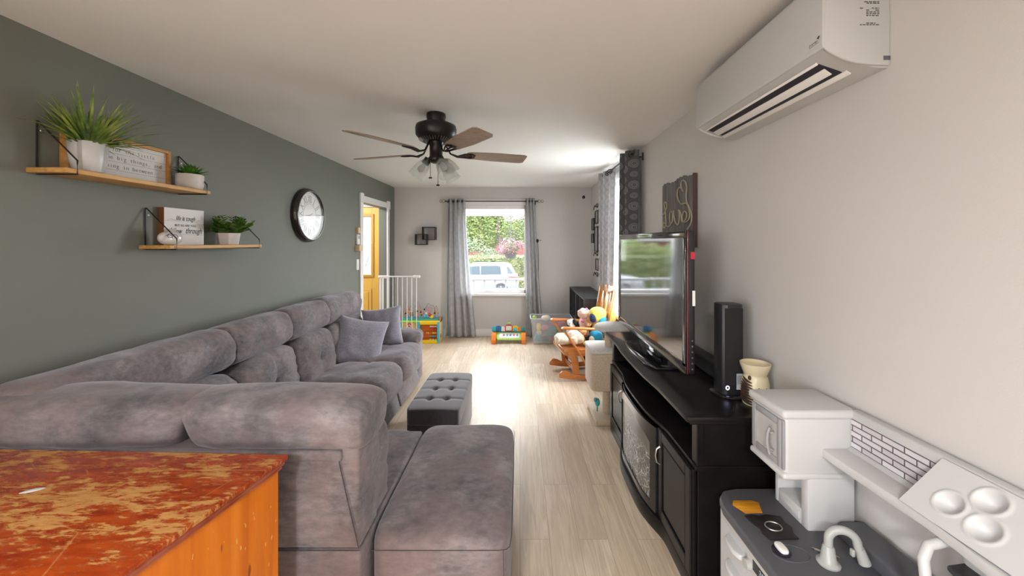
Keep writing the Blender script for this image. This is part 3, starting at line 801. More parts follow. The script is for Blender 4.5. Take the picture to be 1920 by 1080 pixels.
# big grassy plant
M['grass'] = leafmat('grass_blades', C(62, 92, 56), C(124, 150, 66), C(176, 190, 104), 14)
M['succ'] = leafmat('succulent_leaves', C(40, 84, 28), C(92, 148, 44), None, 20)
M['bush'] = leafmat('small_green_leaves', C(30, 74, 24), C(84, 128, 44), C(140, 165, 84), 26)
PO = (-1.950, 1.735, 1.850)
pl = empty('potted_grass_plant', 'large spiky artificial grass in a white pot with grey stripes', 'plant', loc=PO)
T = Matrix.Translation(PO)
pr = [(0, .002), (.058, .002), (.066, .008), (.080, .06), (.086, .14), (.083, .143), (.078, .13), (0, .125)]
pr = [(r*.77, z*.95) for r, z in pr]
pot = part(MB().lathe(pr, c=PO, n=72), 'pot', M['pot'], pl, PO)
for a in (-2.35, -1.15, .25, 1.5, 2.8):
    b = MB()
    for k in range(8):
        z0, z1 = .010+k*.016, .010+(k+1)*.016
        rad = lambda z: .77*((.066+(z-.008)*.27) if z < .06 else (.080+(z-.06)*.075))+.0006
        vs = []
        for z in (z0, z1):
            for da in (-.12, -.04, .04, .12):
                vs.append(Vector(PO)+Vector((rad(z)*math.cos(a+da), rad(z)*math.sin(a+da), z)))
        b.add(vs, [(0, 1, 5, 4), (1, 2, 6, 5), (2, 3, 7, 6)])
    b.build('glaze_stripe', M['potgrey'], pot, 60)
b = MB(); random.seed(11)
for i in range(215):
    a = random.uniform(0, 2*PI); el = random.uniform(.25, 1.45)
    if math.cos(a) < -.2: el = max(el, .9+random.uniform(0, .4))
    r0 = random.uniform(0, .05)
    d = (math.cos(a)*math.cos(el), math.sin(a)*math.cos(el), math.sin(el))
    ln = random.uniform(.14, .29)
    if math.cos(a) < 0: ln *= .75
    blade_leaf(b, (PO[0]+r0*math.cos(a), PO[1]+r0*math.sin(a), PO[2]+.12), d, ln, random.uniform(.0045, .0085), random.uniform(.1, .9))
fo_ = b.build('foliage', M['grass'], None, 60)
for v in fo_.data.vertices:
    if v.co.x < XL+.006: v.co.x = XL+.006+random.uniform(0, .004)
fo_.parent = pl; OFF(fo_, PO)
# long framed sign
def sign_frame():
    o_ = (-2.03, 1.97, 1.850)
    s = empty('framed_sign', 'long wood framed white plank sign with typewriter lettering', 'sign', loc=o_)
    ya, yb, za, zb = 1.715, 2.222, 1.850, 2.062
    b = MB(); fw = .016
    b.box(-2.058, -2.018, ya, ya+fw, za, zb, .001); b.box(-2.058, -2.018, yb-fw, yb, za, zb, .001)
    b.box(-2.058, -2.018, ya+fw, yb-fw, za, za+.006, .001); b.box(-2.058, -2.018, ya+fw, yb-fw, zb-fw, zb, .001)
    part(b, 'frame', M['oakframe'], s, o_)
    part(MB().box(-2.050, -2.036, ya+fw, yb-fw, za+.006, zb-fw), 'panel', M['signwhite'], s, o_)
    b = MB()
    for zz in (1.862, 1.901, 1.943, 1.984, 2.026): b.box(-2.0363, -2.0355, ya+fw, yb-fw, zz, zz+.001)
    part(b, 'plank_gap', M['signline'], s, o_)
    b = MB(); X = -2.0352
    for txt, yy, zz in (('grateful for the little', 2.140, 1.995), ('things, the big things, and', 2.182, 1.954), ('and everything in between.', 2.146, 1.912)):
        b.mono(txt, .0162, .030, (X, yy, zz), (0, 1, 0), (0, 0, 1), 1.0, .0003, -.0006)
    part(b, 'lettering', M['text'], s, o_, None)
sign_frame()
# succulent
def pot_round(name, label, o_, r, h, m, cat='plant'):
    p = empty(name, label, cat, loc=o_)
    part(MB().lathe([(0, .001), (r*.80, .001), (r*.9, .006), (r, .03), (r, h-.004), (r*.96, h), (r*.9, h-.006), (0, h-.012)], c=o_, n=36), 'pot', m, p, o_)
    return p
o_ = (-1.955, 2.275, 1.850)
p = pot_round('potted_succulent', 'small green aloe like succulent in a pale round stone pot', o_, .066, .088, M['stone'])
b = MB(); random.seed(5)
for i in range(46):
    a = i*2.39996; el = .25+1.15*(1-i/46)*1.0
    el = 1.5-1.2*(i/46)**.9
    blade_leaf(b, (o_[0], o_[1], o_[2]+.082), (math.cos(a)*math.cos(el), math.sin(a)*math.cos(el), math.sin(el)), .066+.040*(i/46), .014, .25, 6, .5)
f_ = b.build('foliage', M['succ'], p, 60); OFF(f_, o_)
# lower shelf: block sign
o_ = (-2.04, 2.31, 1.522)
s = empty('block_sign', 'square white wooden block sign with cursive lettering', 'sign', loc=o_)
part(MB().box(-2.057, -2.0215, 2.180, 2.452, 1.5225, 1.738, .001), 'block', M['brownwood'], s, o_)
part(MB().box(-2.0213, -2.019, 2.180, 2.452, 1.5225, 1.738), 'face_board', M['signwhite'], s, o_)
b = MB()
b.box(-2.0189, -2.0183, 2.180, 2.452, 1.663, 1.6638); b.box(-2.0189, -2.0183, 2.180, 2.452, 1.585, 1.5858)
part(b, 'plank_gap', M['signline'], s, o_)
b = MB(); X = -2.0182; cy_ = 2.318
b.text('life is tough', .040, (X, cy_, 1.668), (0, 1, 0), (0, 0, 1), 'CENTER', .35, .72, .0003)
b.text('BUT SO ARE YOU', .019, (X, cy_, 1.632), (0, 1, 0), (0, 0, 1), 'CENTER', 0, .98, .0003)
b.text('follow', .046, (X, 2.250, 1.590), (0, 1, 0), (0, 0, 1), 'CENTER', .35, .7, .0003)
b.text('through', .050, (X, 2.375, 1.592), (0, 1, 0), (0, 0, 1), 'CENTER', .35, .74, .0003)
b.tube([(X, 2.20, 1.668), (X, 2.22, 1.675), (X, 2.235, 1.671), (X, 2.25, 1.668)], .0006, 4)
b.tube([(X, 2.395, 1.668), (X, 2.41, 1.672), (X, 2.43, 1.669)], .0006, 4)
part(b, 'lettering', M['text'], s, o_, None)
# vase
o_ = (-1.945, 2.135, 1.522)
v_ = empty('flat_vase', 'small oval white ceramic vase painted with a grey swirl', 'vase', loc=o_)
body = part(MB().puff((o_[0], o_[1], 1.561), (.028, .070, .0385), 2.2, 20), 'body', mat('glazed_white_vase', (.62, .60, .58, 1), .2), v_, o_)
part(MB().lathe([(.014, 1.594), (.022, 1.598), (.027, 1.612), (.024, 1.613), (.015, 1.602)], c=(o_[0], o_[1], 0), n=24, sx=.8, sy=1.3), 'neck', mat('vase_neck_glaze', (.5, .47, .44, 1), .3), v_, o_)
b = MB(); pts = []
for i in range(26):
    t = i/25; a = t*2.6*PI; r = .020*(1-t*.75)
    pts.append((0, -.026+r*math.cos(a), .010+r*math.sin(a)*.7))
def onv(p):
    yy, zz = p[1]/.070, p[2]/.0385
    return (o_[0]+.028*math.sqrt(max(.0, 1-yy*yy-zz*zz))+.0006, o_[1]+p[1], 1.561+p[2])
b.tube([onv(p) for p in pts], .0022, 5); b.tube([onv((0, .0+.018*math.cos(a/6), .004+.016*math.sin(a/6))) for a in range(0, 22)], .0018, 5)
b.tube([onv((0, -.05+.005*i, .018-.0002*(i-6)**2)) for i in range(5)], .002, 5)
part(b, 'painted_swirl', mat('purple_grey_glaze', C(96, 86, 104), .3), v_, o_)
# leafy plant in faceted pot
o_ = (-1.960, 2.580, 1.522)
p = empty('potted_leafy_plant', 'bushy small leaved green plant in a faceted pale stone pot', 'plant', loc=o_)
b = MB()
b.lathe([(0, .001), (.058, .001), (.070, .078), (.060, .078), (.056, .068), (0, .068)], c=o_, n=7)
part(b, 'pot', M['stone'], p, o_, None)
b = MB(); random.seed(21)
for i in range(105):
    a = random.uniform(0, 2*PI); el = random.uniform(.35, 1.45); ln = random.uniform(.05, .135)
    d = Vector((math.cos(a)*math.cos(el), math.sin(a)*math.cos(el)*1.25, math.sin(el))).normalized(); base_ = Vector(o_)+Vector((.03*math.cos(a), .03*math.sin(a), .068))
    if d.x < -.3: ln *= .6
    for k in range(7):
        q = base_+d*ln*(.25+.75*k/6)
        for sg in (-1, 1):
            aa = a+sg*1.1+random.uniform(-.4, .4)
            blade_leaf(b, q, (math.cos(aa)*.8, math.sin(aa)*.8, random.uniform(.1, .8)), random.uniform(.022, .036), .0092, .3, 3, .3)
fo_ = b.build('foliage', M['bush'], None, 60)
for v in fo_.data.vertices:
    if v.co.x < XL+.006: v.co.x = XL+.006+random.uniform(0, .004)
fo_.parent = p; OFF(fo_, o_)
# ------------------------------------------------------------------ clock
o_ = (XL, 3.70, 1.798)
ck = empty('wall_clock', 'round wall clock with dark frame and grey roman numerals', 'clock', loc=o_)
T = Matrix.Translation(o_) @ Matrix.Rotation(PI/2, 4, 'Y') @ Matrix.Rotation(PI/2, 4, 'Z')
part(MB().lathe([(0, .002), (.255, .002), (.259, .012), (.258, .03), (.248, .050), (.236, .060), (.230, .060), (.226, .052), (.224, .030)], M=T, n=72), 'frame', mat('espresso_clock_frame', (.018, .012, .011, 1), .22, coat=.4), ck, o_)
part(MB().lathe([(.2355, .0585), (.2335, .0625), (.230, .0625), (.2285, .0585)], M=T, n=72), 'inner_rim', mat('pewter_rim', (.22, .24, .22, 1), .3, metal=.6), ck, o_)
part(MB().lathe([(0, .030), (.2245, .030), (.2245, .034), (0, .034)], M=T, n=72), 'dial', mat('clock_dial', (.72, .74, .75, 1), .5), ck, o_)
b = MB(); X = XL+.0345; cy_, cz_ = o_[1], o_[2]
def ringpts(r, n=64): return [(X, cy_+r*math.sin(2*PI*k/n), cz_+r*math.cos(2*PI*k/n)) for k in range(n)]
b.tube(ringpts(.112), .0016, 5, closed=True); b.tube(ringpts(.212), .0016, 5, closed=True)
for k, tx in enumerate(['XII', 'I', 'II', 'III', 'IIII', 'V', 'VI', 'VII', 'VIII', 'IX', 'X', 'XI']):
    a = 2*PI*k/12; up = Vector((0, math.sin(a), math.cos(a))); rt = Vector((0, math.cos(a), -math.sin(a)))
    b.text(tx, .108, Vector((X, cy_, cz_))+up*.121, rt, up, 'CENTER', 0, .62 if len(tx) < 3 else .5, .0006)
part(b, 'numerals', M['greytext'], ck, o_, None)
b = MB()
for a, ln, wd in ((4.66, .085, .004), (1.1, .06, .0045)):
    e = Vector((X+.004, cy_+ln*math.sin(a), cz_+ln*math.cos(a))); b.tube([(X+.004, cy_, cz_), e], [wd, .0015], 6)
part(b, 'hands', mat('pale_clock_hands', (.42, .42, .44, 1), .4), ck, o_)
part(MB().lathe([(.2285, .056), (0, .0575), (0, .0590), (.2285, .0575)], M=T, n=72), 'glass_cover', M['clockglass'], ck, o_)
# ------------------------------------------------------------------ small things by the doorway
b = MB().box(XL+.001, XL+.035, 4.815, 4.880, 1.655, 1.725, .003)
tag(b.build('wooden_block', wood('pale_block_wood', C(206, 176, 138), C(226, 198, 160), 'z'), None), 'small square wooden block on the green wall above the thermostat', 'wall block', 'wooden blocks beside the doorway')
b = MB().box(XL+.001, XL+.060, 4.79, 4.885, 1.430, 1.505, .003)
tag(b.build('wooden_block', bpy.data.materials['pale_block_wood'], None), 'wooden block box on the green wall below the thermostat', 'wall block', 'wooden blocks beside the doorway')
th = empty('thermostat', 'white rectangular thermostat on the green wall between two wooden blocks', 'thermostat', loc=(XL, 4.85, 1.51))
part(MB().box(XL+.001, XL+.028, 4.81, 4.885, 1.512, 1.64, .006), 'case', M['white'], th, (XL, 4.85, 1.51))
part(MB().box(XL+.0275, XL+.029, 4.825, 4.87, 1.585, 1.62, .0), 'display', mat('lcd_grey', (.3, .34, .32, 1), .3), th, (XL, 4.85, 1.51))
sw = empty('light_switch', 'white double rocker light switch on the green wall by the doorway', 'light switch', loc=(XL, 4.85, 1.2))
part(MB().box(XL+.001, XL+.007, 4.83, 4.90, 1.19, 1.325, .002), 'plate', M['white'], sw, (XL, 4.85, 1.2))
part(MB().box(XL+.007, XL+.012, 4.848, 4.883, 1.222, 1.292, .002), 'rocker', M['trim'], sw, (XL, 4.85, 1.2))
# ------------------------------------------------------------------ overlapping cube frames on the far wall
def cube_frame(x0, x1, z0, z1, dep, label):
    b = MB(); t = .012; ya, yb = YF-dep, YF-.002
    b.box(x0, x1, ya, yb, z0, z0+t); b.box(x0, x1, ya, yb, z1-t, z1); b.box(x0, x0+t, ya, yb, z0+t, z1-t); b.box(x1-t, x1, ya, yb, z0+t, z1-t)
    return tag(b.build('cube_shelf', M['black'], None, None), label, 'cube shelf', 'black cube frames on the far wall')
cube_frame(-1.70, -1.505, 1.500, 1.675, .10, 'smaller lower black cube frame on the far wall')
cube_frame(-1.582, -1.365, 1.580, 1.790, .115, 'larger upper black cube frame on the far wall')
# sensor camera
o_ = (1.04, YF-.01, 2.275)
sc = empty('security_camera', 'small round black lens security camera high on the far wall', 'camera', loc=o_)
part(MB().cyl((1.045, YF-.002, 2.275), (1.045, YF-.03, 2.275), .034, .03, 24), 'mount', M['white'], sc, o_)
part(MB().puff((1.038, YF-.04, 2.278), (.026, .024, .028), 2, 8), 'lens', M['glossblack'], sc, o_)
# ------------------------------------------------------------------ curtains and rods
def curtain(name, label, group, m, rod, top, bot, z0, z1, folds, amp, out, seed=0, flare=1.4, gather=None, phase=0, slant=0):
    """rod axis 'x' or 'y'; top/bot (a0,a1) spans along the rod; rod=(fixed coordinate); out = direction into the room"""
    rnd = random.Random(seed); nu, nv = folds*14, 40
    b = MB(); vs = []; uvs = []
    width = (top[1]-top[0])*2.2
    for j in range(nv+1):
        t = j/nv; z = z1+(z0-z1)*t; e = t**1.5
        a0 = top[0]+(bot[0]-top[0])*e; a1 = top[1]+(bot[1]-top[1])*e
        for i in range(nu+1):
            s = i/nu
            a = a0+(a1-a0)*(s+.018*math.sin(s*17+t*3+seed))
            am = amp*(1+(flare-1)*t)*(1+.25*math.sin(s*5+seed+t*2))
            d = am*math.sin(2*PI*folds*s+phase+.35*math.sin(t*2.2+s*4+seed)*t)
            d2 = slant*(s-.5)+d
            p = (a, rod+d2, z) if name[1] == 'x' else (rod+d2, a, z)
            vs.append(b.bm.verts.new(p)); uvs.append((s*width, (z-z0)))
    uvl = b.bm.loops.layers.uv.new('uv')
    for j in range(nv):
        for i in range(nu):
            ix = [j*(nu+1)+i, j*(nu+1)+i+1, (j+1)*(nu+1)+i+1, (j+1)*(nu+1)+i]
            f = b.bm.faces.new([vs[k] for k in ix])
            for lp, k in zip(f.loops, ix): lp[uvl].uv = uvs[k]
    o = b.build('curtain_panel', m, None, 80, recalc=False)
    sm = o.modifiers.new('thickness', 'SOLIDIFY'); sm.thickness = .0025
    return o
def curtain_thing(ax, label, m, rod, top, bot, z0, z1, folds, amp, rodz, seed, phase=0, flare=1.4, slant=0):
    c = empty('curtain', label, 'curtain', 'grey medallion curtains', loc=((top[0]+top[1])/2, rod, z0) if ax == 'x' else (rod, (top[0]+top[1])/2, z0))
    o_ = c.location.copy()
    cu = curtain(('c'+ax), '', '', m, rod, top, bot, z0, z1, folds, amp, 1, seed, flare, None, phase, slant)
    cu.name = 'cloth'; cu.parent = c; OFF(cu, o_)
    for k in range(folds*2):
        s = (k+.5)/(folds*2); a = top[0]+(top[1]-top[0])*s
        n = 20
        pts = [((a, rod+.024*math.cos(2*PI*q/n), rodz+.024*math.sin(2*PI*q/n)) if ax == 'x' else (rod+.024*math.cos(2*PI*q/n), a, rodz+.024*math.sin(2*PI*q/n))) for q in range(n)]
        part(MB().tube(pts, .0045, 6, closed=True), 'grommet', mat('dark_grommet', (.03, .03, .03, 1), .3, metal=.6) if 'dark_grommet' not in bpy.data.materials else bpy.data.materials['dark_grommet'], c, o_)
    return c
curtain_thing('x', 'left patterned grey curtain panel of the front window', M['curtain_far'], YF-.10, (-1.17, -.88), (-1.20, -.72), .02, 2.245, 4, .030, 2.205, 1)
curtain_thing('x', 'right patterned grey curtain panel of the front window', M['curtain_far'], YF-.10, (.085, .235), (.10, .38), .02, 2.255, 3, .030, 2.205, 2)
curtain_thing('y', 'patterned curtain panel with painted shade at the near edge of the side window', M['curtain'], 1.045, (3.585, 3.80), (3.62, 3.84), .03, 2.405, 2, .065, 2.365, 3, phase=PI/2, flare=1.05)
curtain_thing('y', 'patterned curtain panel at the far edge of the side window', M['curtain_side'], 1.045, (4.42, 4.86), (4.60, 4.865), .03, 2.40, 3, .028, 2.365, 4, phase=.6, flare=1.0, slant=-.075)
def rod(name, label, ax, fix, a0, a1, z, walls):
    r = empty(name, label, 'curtain rod', 'black curtain rods', loc=((a0+a1)/2, fix, z) if ax == 'x' else (fix, (a0+a1)/2, z))
    o_ = r.location.copy(); P = (lambda a, f, zz: (a, f, zz)) if ax == 'x' else (lambda a, f, zz: (f, a, zz))
    part(MB().cyl(P(a0, fix, z), P(a1, fix, z), .0085, n=12), 'pole', M['black'], r, o_)
    for e, sg in ((a0, -1), (a1, 1)):
        b = MB(); b.cyl(P(e, fix, z), P(e+sg*.02, fix, z), .012, n=10)
        for q in (-1, 1):
            b.tube([P(e+sg*(.02+.01*i), fix, z+q*.028*math.sin(i*.62)) for i in range(8)], .003, 5)
        b.tube([P(e+sg*(.09+.02*math.sin(i*.5)), fix, z+.018*math.cos(i*.5)) for i in range(9)], .003, 5)
        part(b, 'finial', M['black'], r, o_)
        ei = e-sg*.02
        b = MB(); b.tube([P(ei, fix, z), P(ei, fix, z-.02), P(ei, walls, z-.02)], .005, 6)
        b.tube([P(ei, walls, z-.05), P(ei, walls, z+.02)], .008, 6)
        part(b, 'bracket', M['black'], r, o_)
rod('curtain_rod', 'black curtain rod with twisted finials above the front window', 'x', YF-.10, -1.19, .27, 2.205, YF-.008)
rod('curtain_rod', 'black curtain rod above the side window on the right wall', 'y', 1.045, 3.60, 4.86, 2.365, XR-.008)
# holdback cord by the right panel
b = MB(); b.puff((.285, YF-.02, 1.565), (.022, .018, .03), 2, 8); b.tube([(.285, YF-.02, 1.57), (.35, YF-.012, 1.572)], .004, 6)
b.tube([(.29, YF-.02, 1.55), (.30, YF-.015, 1.40), (.305, YF-.012, 1.22), (.30, YF-.012, 1.05)], .003, 6)
tag(b.build('curtain_tieback', M['black'], None), 'black tieback hook with hanging cord beside the front window curtain', 'tieback')
# ------------------------------------------------------------------ wall art on the right wall
o_ = (XR, 2.80, 1.5)
art = empty('rope_art', 'weathered grey plank board with rope spelling love and a heart', 'wall art', loc=o_)
xs = XR-.028
cuts = [(2.525, 1.990), (2.655, 1.983), (2.80, 1.985), (2.94, 1.978), (3.07, None)]
tops = [1.985, 2.000, 1.985, 1.995]; bots = [1.515, 1.505, 1.515, 1.50]
for k in range(4):
    ya, yb = cuts[k][0], cuts[k+1][0]-.003
    b = MB(); P = [(ya, bots[k]), (yb, bots[k]+.003)]
    n = 7
    for i in range(n+1):
        yy = yb+(ya-yb)*i/n; P.append((yy, tops[k]+.006*math.sin(i*2.1+k)-(.012 if i in (0,) else 0)))
    b.prism(P, xs, XR-.006, 'x', .0015)
    part(b, 'plank', M['board'], art, o_)
part(MB().box(XR-.03, XR-.002, 2.517, 2.524, 1.505, 1.995, .001), 'edge_strip', mat('dark_red_brown_edge', C(82, 62, 60), .8), art, o_)
b = MB(); X = xs-.006
def bez(P, n=10):
    out = []
    for i in range(len(P)-1):
        p0 = P[max(i-1, 0)]; p1 = P[i]; p2 = P[i+1]; p3 = P[min(i+2, len(P)-1)]
        for k in range(n):
            t = k/n
            out.append(tuple(.5*((2*p1[a])+(-p0[a]+p2[a])*t+(2*p0[a]-5*p1[a]+4*p2[a]-p3[a])*t*t+(-p0[a]+3*p1[a]-3*p2[a]+p3[a])*t**3) for a in (0, 1)))
    out.append(P[-1]); return out
# picture u runs left to right = decreasing Y; 576x1080 zoom coordinates of the board face
def U(u, v):
    px = 1240+u/7.2; py = 320+v/7.2
    Y = 1.135*720/(px-975); return (X, Y, 1.536-(py-455)*Y/720)
word = [(20, 605), (50, 570), (78, 500), (75, 440), (58, 425), (48, 460), (62, 560), (68, 660), (72, 720), (50, 775), (32, 745), (40, 700), (62, 720), (90, 755), (120, 745), (150, 700), (160, 620), (150, 555), (128, 560), (118, 620), (128, 690), (155, 700), (178, 560), (172, 550), (185, 640), (205, 710), (235, 725), (250, 640), (250, 560), (240, 530), (258, 545), (275, 600), (285, 680), (310, 690), (345, 640), (350, 580), (325, 548), (300, 580), (290, 640), (305, 690), (345, 690), (385, 640), (388, 540), (365, 460), (330, 438), (280, 450), (235, 390), (222, 300), (240, 240), (268, 230), (298, 278), (275, 230), (275, 160), (300, 130), (335, 155), (352, 230), (342, 330), (350, 420), (390, 500), (415, 580), (418, 670), (395, 740), (360, 790)]
b.tube([U(*q) for q in bez([(float(a_), float(c_)) for a_, c_ in word], 6)], .0052, 6)
part(b, 'rope', M['rope'], art, o_, 80)
# collage frames deep on the right wall
def small_frame(y0, y1, z0, z1, label):
    b = MB(); t = .016; xa, xb = XR-.022, XR-.002
    b.box(xa, xb, y0, y1, z0, z0+t); b.box(xa, xb, y0, y1, z1-t, z1); b.box(xa, xb, y0, y0+t, z0, z1); b.box(xa, xb, y1-t, y1, z0, z1)
    f = empty('picture_frame', label, 'picture frame', 'black picture frames by the far corner', loc=(XR, (y0+y1)/2, z0)); o_ = f.location.copy()
    part(b, 'frame', M['black'], f, o_, None)
    part(MB().box(XR-.010, XR-.003, y0+t, y1-t, z0+t, z1-t), 'picture', mat('grey_photo_print', (.35, .35, .36, 1), .4) if 'grey_photo_print' not in bpy.data.materials else bpy.data.materials['grey_photo_print'], f, o_, None)
small_frame(5.98, 6.14, 1.73, 1.92, 'narrow black picture frame nearest the far corner, upper of two')
small_frame(6.02, 6.18, 1.53, 1.68, 'small black picture frame nearest the far corner, lower of two')
small_frame(5.66, 5.88, 1.82, 2.02, 'black picture frame at the top of the corner group')
small_frame(5.68, 5.92, 1.40, 1.78, 'tallest black picture frame in the corner group')
small_frame(5.62, 5.84, 1.12, 1.30, 'lowest black picture frame beneath the tall one in the corner')
b = MB()
for zz in (1.36, 2.08, 1.05):
    b.tube([(XR-.01, 5.75+.10*math.cos(k*.5)*(1-k/16), zz+.05*math.sin(k*.5)*(1-k/16)) for k in range(15)], .006, 5)
    b.tube([(XR-.01, 5.85, zz), (XR-.01, 5.95, zz+.03), (XR-.01, 6.03, zz-.03)], .006, 5)
tag(b.build('scroll_ornament', M['black'], None), 'black wrought scroll ornaments around the corner picture frames', 'ornament')
# ------------------------------------------------------------------ TV stand with fireplace insert
o_ = (.93, 2.40, 0)
tv = empty('media_console', 'black wooden media console with bowed electric fireplace and two doors', 'tv stand', loc=o_)
Y0, Y1, XB = 1.65, 3.14, 1.148; ZT = .800
def front(y, depth=.062):     # bowed front line of the console: X of the face at y
    t = (y-(Y0+Y1)/2)/((Y1-Y0)/2)
    k = max(0, 1-(abs(t)/.60)**2)
    k = k*k*(3-2*k)
    return .765-depth*k
def bow_poly(ya, yb, off, dep=.062, n=24):
    P = [(XB, ya), (XB, yb)]
    for i in range(n+1):
        y = yb+(ya-yb)*i/n; P.append((front(min(max(y, Y0), Y1), dep)-off, y))
    return P
b = MB(); b.prism(bow_poly(Y0-.035, Y1+.035, .062, .016, 30), ZT-.022, ZT, 'z', .004)
part(b, 'top', M['espresso'], tv, o_, 30)
b = MB(); b.prism(bow_poly(Y0-.018, Y1+.018, .040, .016, 30), ZT-.040, ZT-.0225, 'z', .005)
part(b, 'moulding', M['espresso'], tv, o_, 30)
b = MB()
for ya, yb in ((Y0, Y0+.03), (Y1-.03, Y1)): b.box(.765, XB, ya, yb, .0, ZT-.040, .002)
b.box(1.12, XB, Y0+.03, Y1-.03, .05, ZT-.04)
b.box(.785, 1.12, Y0+.03, Y1-.03, .05, .07)
b.box(.800, 1.12, 2.03, 2.055, .07, .575); b.box(.800, 1.12, 2.74, 2.765, .07, .575)
b.box(.758, .79, Y0-.004, Y0+.045, .56, ZT-.04, .003); b.box(.758, .79, Y1-.045, Y1+.004, .56, ZT-.04, .003)
b.box(.75, XB, Y0-.008, Y0, .560, .578, .003)
part(b, 'carcass', M['espresso'], tv, o_, None)
b = MB(); b.prism(bow_poly(Y0, Y1, .014, .040, 36), .560, .580, 'z', .003)
part(b, 'shelf', M['espresso'], tv, o_, 30)
b = MB(); b.prism(bow_poly(Y0-.012, Y1+.012, .026, .066, 36), .0, .075, 'z', .006)
part(b, 'plinth', M['espresso'], tv, o_, 30)
def door(ya, yb, hy, lab):
    b = MB(); x = .763
    b.box(x-.016, x, ya, yb, .085, .552, .003)
    for (a0, a1, z0, z1) in ((ya, ya+.05, .085, .552), (yb-.05, yb, .085, .552), (ya+.05, yb-.05, .085, .14), (ya+.05, yb-.05, .50, .552)):
        b.box(x-.028, x-.015, a0, a1, z0, z1, .004)
    b.box(x-.022, x-.014, ya+.062, yb-.062, .152, .488, .005)
    d = part(b, 'door', M['espresso'], tv, o_, None)
    pts = [(x-.028, hy, .375), (x-.045, hy, .385), (x-.052, hy, .42), (x-.045, hy, .455), (x-.028, hy, .465)]
    MB().tube(pts, [.006, .005, .0045, .005, .006], 8).build('handle', M['silver'], d, 60)
door(Y0+.012, 2.05, 2.015, ''); door(2.745, Y1-.012, 2.78, '')
# firebox: bowed surround with an arched opening, curved glass with lit logs painted on
def curved_panel(b, ya, yb, zlo, zhi, off, th, n=30):
    """strip following the bow; zlo/zhi are functions of s in 0..1"""
    R = []
    for i in range(n+1):
        s_ = i/n; y = ya+(yb-ya)*s_; x = front(y)-off
        R.append([b.bm.verts.new((x, y, zlo(s_))), b.bm.verts.new((x, y, zhi(s_))), b.bm.verts.new((x+th, y, zhi(s_))), b.bm.verts.new((x+th, y, zlo(s_)))])
    for A, B in zip(R, R[1:]):
        for k in range(4): b.bm.faces.new([A[k], A[(k+1) % 4], B[(k+1) % 4], B[k]])
    b.bm.faces.new(R[0]); b.bm.faces.new(R[-1][::-1])
arch = lambda s_: .44+.085*max(0, 1-((s_-.5)/.5)**2)**.5-.02
b = MB(); FA, FB = 2.075, 2.72
curved_panel(b, FA, FB, lambda s_: .40+.10*max(0, 1-((s_-.5)/.5)**2)**.5, lambda s_: .545, .016, .02)
curved_panel(b, FA, FB, lambda s_: .085, lambda s_: .125, .016, .02)
curved_panel(b, FA-.02, FA+.03, lambda s_: .085, lambda s_: .545, .016, .02, 3); curved_panel(b, FB-.03, FB+.02, lambda s_: .085, lambda s_: .545, .016, .02, 3)
fb = part(b, 'firebox_surround', M['glossblack'], tv, o_, 30)
m_, t_, b_ = base('fireplace_glass_lit_logs'); co = t_.n('TexCoord', out=3)
vz = t_.n('SeparateXYZ', out=None, Vector=co)
cr_ = t_.n('TexVoronoi', out=0, _feature='DISTANCE_TO_EDGE', Vector=t_.n('VectorMath', _operation='ADD', i0=co, i1=t_.n('VectorMath', _operation='SCALE', i0=t_.n('TexNoise', out=1, Vector=co, Scale=22.0, Detail=4.0), i3=.07)), Scale=26.0)
msk = t_.math('MULTIPLY', t_.ramp(cr_, [(0, (1, 1, 1)), (.06, (0, 0, 0))]), t_.ramp(vz.outputs[2], [(.12, (1, 1, 1)), (.36, (.9, .9, .9)), (.40, (0, 0, 0))]))
haze = t_.n('TexNoise', Vector=co, Scale=7.0, Detail=5.0)
bas = t_.mix(t_.math('MULTIPLY', haze, .9), (.05, .05, .045, 1), (.24, .235, .20, 1))
setp(b_, Base__Color=t_.mix(msk, bas, (.62, .64, .62, 1)), Roughness=.18, Specular__IOR__Level=.8)  # crackle and haze paint lit logs and reflections into the glass colour
b = MB(); curved_panel(b, FA+.02, FB-.02, lambda s_: .12, lambda s_: .41+.10*max(0, 1-((s_-.5)/.5)**2)**.5, .008, .006)
part(b, 'fireplace_glass', m_, tv, o_, 30)
# ------------------------------------------------------------------ television
o_ = (.87, 2.52, ZT)
t = empty('television', 'large black flat screen television with dark red edge on the console', 'television', loc=o_)
TY0, TY1, TZ0, TZ1, TX = 1.885, 3.150, .885, 1.598, .812
b = MB(); b.box(TX+.004, TX+.05, TY0, TY1, TZ0, TZ1, .012, 3); b.box(TX+.04, TX+.085, TY0+.14, TY1-.14, TZ0+.06, TZ1-.12, .02, 3)
part(b, 'housing', M['blackplastic'], t, o_, 40)
b = MB(); bw = .038
b.box(TX, TX+.008, TY0+.002, TY1-.002, TZ1-bw, TZ1-.001, .003); b.box(TX, TX+.008, TY0+.002, TY1-.002, TZ0+.001, TZ0+bw+.018, .003)
b.box(TX, TX+.008, TY0+.002, TY0+bw, TZ0+bw, TZ1-bw, .003); b.box(TX, TX+.008, TY1-bw, TY1-.002, TZ0+bw, TZ1-bw, .003)
part(b, 'bezel', M['glossblack'], t, o_, 40)
m_, t_, b_ = base('switched_off_screen')
setp(b_, Base__Color=(.012, .012, .013, 1), Roughness=.06, IOR=3.0, Specular__IOR__Level=.6)
part(MB().box(TX+.003, TX+.0055, TY0+bw, TY1-bw, TZ0+bw+.018, TZ1-bw), 'screen', m_, t, o_, None)
part(MB().box(TX+.007, TX+.016, TY0-.003, TY0+.010, TZ0+.004, TZ1-.002, .004, 3), 'red_edge_trim', M['red_edge'], t, o_)
b = MB()
for i in range(6): b.box(TX+.030, TX+.038, TY0-.002, TY0+.002, 1.05-.028*i, 1.058-.028*i, .001)
